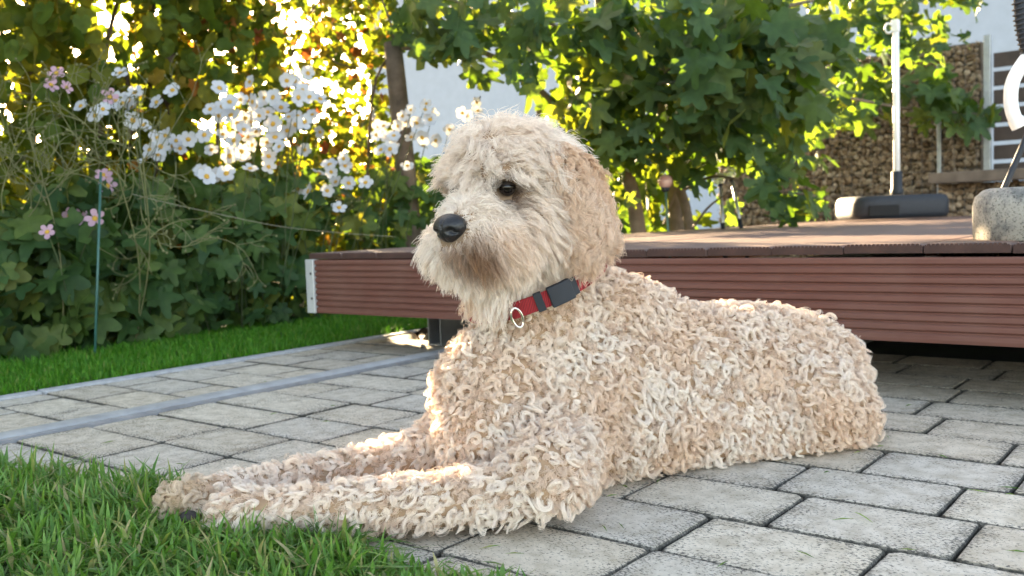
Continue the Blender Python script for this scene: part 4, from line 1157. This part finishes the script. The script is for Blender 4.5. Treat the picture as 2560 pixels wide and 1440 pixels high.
for k, tt in enumerate(ts):
    if k:
        d = D0r * (1 - GRr * tt) + down * (GRr * tt)
        path = path + d * (Ls / (T - 1))[:, None]
    th = phase + 2 * np.pi * turns * tt
    rad = Rr * (0.35 + 0.65 * min(1, tt * 2.0)) * (1 - .45 * tt * tt)
    hel = rad[:, None] * (np.cos(th)[:, None] * Ur + np.sin(th)[:, None] * Vr) - (Rr * .35)[:, None] * c0
    sprd = 1.15 * (1 - tt) ** 1.2 + TIPr * (1 - (1 - tt) ** 1.2)
    o = (off_t if k == 0 else off * min(1, tt * 3) + off_t * max(0, 1 - tt * 3)) * sprd[:, None]
    q = Pr + path + hel + o
    h = ((q - Pr) * Nr).sum(1)
    hm = .0015 + .004 * min(1, tt * 4)
    h2 = np.where(h < hm, hm + (h - hm) * .12, h) if k else np.full_like(h, -.002)
    q = q + Nr * (h2 - h)[:, None]
    pos[:, k] = q
pos[..., 2] = np.maximum(pos[..., 2], .003 + .004 * rng.random((m_, 1)))
# no strand crosses the eye
EO_N, EO_F = unit(HF * .75 + HL * .65), unit(HF * .75 - HL * .65)
ok = np.ones(m_, bool)
for e, eo in ((EYE_N, EO_N), (EYE_F, EO_F)):
    for k_, r_ in ((0, .0155), (.014, .0158), (.028, .0150), (.042, .012)):
        ok &= np.linalg.norm(pos - (e + eo * k_ - HU * .0055).astype(np.float32), axis=2).min(1) > r_
# hair colour: cream, whiter on the back and forehead, apricot on the ear, brown by the mouth and eye
base = np.tile(np.array([.88, .70, .55]), (n, 1))
white = np.array([.94, .835, .745]); apri = np.array([.78, .55, .37]); brown = np.array([.30, .155, .075])
nz = np.array([noise.noise(Vector((p * 9).tolist())) for p in P])
w = np.clip(.62 + 1.0 * nz, 0, 1)[:, None]; base = base * (1 - w) + white * w
w = (np.isin(G, ['skull', 'brow', 'foreleg']) * .6)[:, None]; base = base * (1 - w) + white * w
w = ((G == 'muzzle') * .7 * top)[:, None]; base = base * (1 - w) + white * w
w = ((G == 'ear') * np.clip(.5 + nz, 0, 1))[:, None]; base = base * (1 - w) + apri * w
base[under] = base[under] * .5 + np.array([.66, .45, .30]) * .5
base = rep(base)
mid = pos[:, T // 2].astype(float)
mu = (mid - HC) @ HU
def tint(w, c):
    global base
    w = w[:, None]; base = base * (1 - w) + np.array(c) * w
for q_, r_, wt in ((PD(1085, 662, 1.53), .036, .8), (PD(1205, 668, 1.53), .042, .9), (PD(1140, 690, 1.53), .038, .8), (PD(1170, 640, 1.51), .028, .6)):
    tint(np.clip(1.35 - dist(mid, q_) / r_, 0, wt), brown)
tint(np.clip(1.3 - dist(mid, PD(1118, 628, 1.50)) / .024, 0, .85), (.07, .035, .025))
for e, s_ in ((EYE_N, 1), (EYE_F, -1)):
    tint(np.clip(1.35 - dist(mid, e - HU * .020 - HF * .010 + HL * .014 * s_) / .026, 0, .9), (.20, .11, .065))
    tint(np.clip(1.4 - dist(mid, e) / .026, 0, .92), (.055, .032, .022))
tint(np.clip(1.25 - dist(mid, PAW_FAR) / .07, 0, .6), (.50, .36, .18))
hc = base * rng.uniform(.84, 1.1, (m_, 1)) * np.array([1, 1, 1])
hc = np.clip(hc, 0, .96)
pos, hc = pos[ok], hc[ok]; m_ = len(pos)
t = NT('dog_hair')
a = t.new('ShaderNodeAttribute', attribute_name='hair_tint')
t.set(**{'Base Color': a.outputs['Color'], 'Roughness': .32, 'Specular IOR Level': .5})
tr = t.new('ShaderNodeBsdfTranslucent'); t.link(a.outputs['Color'], tr.inputs[0])
mx = t.new('ShaderNodeMixShader'); mx.inputs[0].default_value = .24
t.link(t.b.outputs[0], mx.inputs[1]); t.link(tr.outputs[0], mx.inputs[2]); t.link(mx.outputs[0], t.out.inputs[0])
cd = bpy.data.hair_curves.new('fur')
cd.add_curves([T] * m_)
cd.points.foreach_set('position', pos.reshape(-1).astype(np.float32))
ra = cd.attributes.new('radius', 'FLOAT', 'POINT') if 'radius' not in cd.attributes else cd.attributes['radius']
prof = (.00036 * (1 - .55 * ts ** 1.5)).astype(np.float32)
ra.data.foreach_set('value', np.tile(prof, m_))
at = cd.attributes.new('hair_tint', 'FLOAT_COLOR', 'CURVE')
at.data.foreach_set('color', np.hstack([hc, np.ones((m_, 1))]).astype(np.float32).ravel())
cd.materials.append(t.m)
fur = bpy.data.objects.new('fur', cd); col.objects.link(fur); fur.parent = DOG_ROOT
print('LOCKS', n, 'STRANDS', m_)
# ------------------------------------------------------------------ eyes, nose, pads, collar
t = NT('eye_wet'); t.set(**{'Base Color': (.006, .004, .003), 'Roughness': .09, 'Specular IOR Level': .35, 'Coat Weight': .0}); M_EYE = t.m
for e in (EYE_N, EYE_F):
    bm_obj('eye', ball(.0146, 3), M_EYE, DOG_ROOT, True, loc=(e - HF * .0035).tolist())
M_LID = plain('eyelid_skin', (.022, .015, .012), .45, var=.2, scale=300)
for e, s_ in ((EYE_N, 1), (EYE_F, -1)):
    eo = unit(HF * .80 + HL * .60 * s_); eu = unit(HU - eo * np.dot(HU, eo)); es = np.cross(eu, eo)
    for sgn_, amt in ((1, .34), (-1, .55)):      # upper lid hangs lower than the lower lid rises
        V, F = [], []
        nu, nv_ = 17, 5
        for i in range(nu):
            a = math.pi * i / (nu - 1)            # corner to corner
            for j in range(nv_):
                lo = amt * math.sin(a); b = lo + (1.25 - lo) * j / (nv_ - 1)
                x_ = -math.cos(a) * math.cos(b * .9); z_ = math.sin(b) * max(.25, math.sin(a) ** .5); y_ = math.sqrt(max(.02, 1.0 - x_ * x_ - z_ * z_))
                q = es * x_ + eu * z_ * sgn_ + eo * y_; q = q / np.linalg.norm(q)
                V.append(tuple(e - HF * .0035 + q * (.0156 if j else .0160)))
        for i in range(nu - 1):
            for j in range(nv_ - 1):
                k = i * nv_ + j; F.append((k, k + 1, k + nv_ + 1, k + nv_))
        mesh_obj('eyelid', V, F, M_LID, DOG_ROOT, True)
t = NT('nose_leather'); geo = t.new('ShaderNodeNewGeometry'); vo = t.new('ShaderNodeTexVoronoi'); vo.inputs['Scale'].default_value = 420; t.link(geo.outputs['Position'], vo.inputs['Vector'])
t.set(**{'Base Color': (.011, .011, .013), 'Roughness': .38, 'Specular IOR Level': .5}); t.bump(vo.outputs['Distance'], .35, .0015); M_NOSE = t.m
bm = bmesh.new(); bmesh.ops.create_icosphere(bm, subdivisions=5, radius=1)
for v in bm.verts:                 # local: x forward, y left, z up
    x, y, z = v.co
    w = 1.0 + .16 * z if z > 0 else 1.0 + .30 * z        # wide at the top, narrow at the lip
    q = Vector((x * .82, y * w, z * .82))
    if x > 0: q.x -= .12 * z * z * (z > 0) + .10 * (z < -.2) * (-z - .2)
    for s in (-1, 1):             # nostrils and the slit beside them
        d2 = ((y - s * .46) / .20) ** 2 + ((z + .10) / .20) ** 2
        if x > 0: q -= Vector((.34, 0, -.05)) * math.exp(-d2)
        d3 = ((y - s * .74) / .16) ** 2 + ((z + .22) / .10) ** 2
        if x > -.2: q -= Vector((.18, s * .12, 0)) * math.exp(-d3)
    if x > 0: q.x -= .12 * math.exp(-(y / .06) ** 2) * (1 if z < .35 else .3)
    v.co = q * .0298
nose = bm_obj('nose', bm, M_NOSE, DOG_ROOT, True)
nose.matrix_basis = Matrix.Translation((NOSE + HF * -.002).tolist()) @ Matrix((HF.tolist(), HL.tolist(), HU.tolist())).transposed().to_4x4()
M_PAD = plain('paw_pad', (.035, .028, .026), .75, var=.3, scale=120, bump=.5)
for (px, py, z, r_) in ((478, 1292, .030, .017), (436, 1288, .022, .011), (412, 1282, .024, .010), (455, 1302, .014, .011)):
    bm_obj('paw_pad', ball(r_, 2, .8), M_PAD, DOG_ROOT, True, loc=(PZ(px, py, z) - CAM_F * .012).tolist())

# collar: woven red strap with buckle, slider and ring
t = NT('red_webbing'); geo = t.new('ShaderNodeNewGeometry'); wv = t.new('ShaderNodeTexWave'); wv.inputs['Scale'].default_value = 130; wv.inputs['Distortion'].default_value = 1.5; t.link(geo.outputs['Position'], wv.inputs['Vector'])
c = t.ramp(wv.outputs['Fac'], [(.2, (.16, .006, .010)), (.8, (.34, .014, .022))])
t.set(**{'Base Color': c.outputs[0], 'Roughness': .75}); t.bump(wv.outputs['Fac'], .4, .002); M_STRAP = t.m
collar = empty('dog_collar'); tag(collar, 'red woven collar with black buckle and steel ring on the dog neck', 'collar')
R1, R2, CW, CT = .138, .146, .029, .0035
def cpt(a, h, r=0.0): return CC + CE1 * (R1 + r) * math.cos(a) + CE2 * (R2 + r) * math.sin(a) + CAX * h
def cband(a0, a1, w, t0, t1, n=60):
    V, F = [], []
    for i in range(n):
        a = a0 + (a1 - a0) * i / (n - 1)
        for (h_, r_) in ((-w / 2, t0), (w / 2, t0), (w / 2, t1), (-w / 2, t1)): V.append(tuple(cpt(a, h_, r_)))
    for i in range(n - 1):
        for k in range(4):
            j = (k + 1) % 4; F.append((i * 4 + k, i * 4 + j, i * 4 + 4 + j, i * 4 + 4 + k))
    F += [(3, 2, 1, 0), tuple((n - 1) * 4 + k for k in range(4))]
    return V, F
mesh_obj('strap', *cband(0, 2 * math.pi, CW, 0, CT, 120), M_STRAP, collar)
def ang_at(px):                    # angle of the near arc at picture column px
    aa = np.linspace(.15, math.pi - .15, 400); pp = np.array([cpt(a, 0) for a in aa]); return float(aa[np.abs(project(pp)[0] - px).argmin()])
a0, a1 = ang_at(1425), ang_at(1372)
bk = mesh_obj('buckle', *cband(a0, a1, CW * 1.28, -.002, .0115, 10), M_BLACKP, collar); b_ = bk.modifiers.new('bevel', 'BEVEL'); b_.width = .002; b_.segments = 2
a2 = ang_at(1437); bk2 = mesh_obj('buckle_clip', *cband(a2, a0, CW * 1.05, -.001, .008, 6), M_BLACKP, collar)
a0, a1 = ang_at(1358), ang_at(1340)
mesh_obj('slider', *cband(a0, a1, CW * 1.18, -.001, .0065, 6), M_BLACKP, collar)
am = ang_at(1291); c0 = cpt(am, -.006, .0075); er = unit(cpt(am, 0, 1) - cpt(am, 0, 0)); et = unit(np.cross(er, CAX))
ringp = [c0 + (math.cos(a) * (.55 * et + .45 * er) * .014 + math.sin(a) * CAX * .018) + er * .003 - CAX * .006 for a in np.linspace(0, 2 * math.pi, 40)]
t = NT('chrome'); t.set(**{'Base Color': (.72, .70, .66), 'Metallic': 1.0, 'Roughness': .15}); 
V, F = tube(ringp, .0026, 10, cap=False); mesh_obj('ring', V, F, t.m, collar, True)
mesh_obj('ring_loop', *cband(am - .05, am + .05, CW * 1.02, .001, .0065, 8), M_STRAP, collar)

# ------------------------------------------------------------------ litter on the paving
M_DRYLEAF = plain('dry_brown_leaf', (.045, .028, .014), .8, var=.4, scale=40)
v, f = leaf_template('round', 77); v = v * .075; v[:, 2] = np.abs(v[:, 0]) * .9 + .012 + .3 * np.abs(v[:, 1]) ** 1.2
o = mesh_obj('dry_leaf', v, f, M_DRYLEAF, None, True); p = PZ(1048, 857, 0); o.location = p.tolist(); o.rotation_euler = (0, 0, 1.1)
tag(o, 'curled dark brown leaf on the paving beside the deck beam', 'leaf')
lrr = random.Random(9); cl = []
for k in range(70):
    p = PZ(lrr.uniform(0, 2560), lrr.uniform(930, 1440), 0)
    if p[1] < Y_EDGE or p[0] < X_KERB or p[1] > 2.6: continue
    a = lrr.uniform(0, 6.28); l = lrr.uniform(.008, .022); w = lrr.uniform(.0008, .0018); u = np.array([math.cos(a), math.sin(a), 0]); s_ = np.array([-u[1], u[0], 0])
    cl.append(([tuple(p - u * l + np.array([0, 0, .0025])), tuple(p - s_ * w + np.array([0, 0, .005])), tuple(p + u * l + np.array([0, 0, .003])), tuple(p + s_ * w + np.array([0, 0, .0045]))], [(0, 1, 2), (0, 2, 3)]))
V, F = join_parts(cl); o = mesh_obj('grass_clippings', V, F, M_GRASS); at = o.data.attributes.new('tone', 'FLOAT', 'POINT'); at.data.foreach_set('value', [lrr.random() * .9 for _ in V])
tag(o, 'small grass clippings strewn over the paving', 'clippings', kind='stuff')
pl = PZ(2150, 1300, 0); u = unit(PZ(2190, 1325, 0) - PZ(2108, 1283, 0)); s_ = np.array([-u[1], u[0], 0])
V = []; 
for t_, w_ in ((-1, .0003), (-.5, .0016), (0, .002), (.5, .0016), (1, .0003)):
    c_ = pl + u * t_ * .028 + s_ * .004 * t_ * t_ + np.array([0, 0, .004 + .006 * (1 - t_ * t_)]); V += [tuple(c_ - s_ * w_), tuple(c_ + s_ * w_)]
o = mesh_obj('grass_blade', V, [(2 * i, 2 * i + 1, 2 * i + 3, 2 * i + 2) for i in range(4)], M_GRASS)
tag(o, 'single cut grass blade lying on the paving at lower right', 'grass blade')
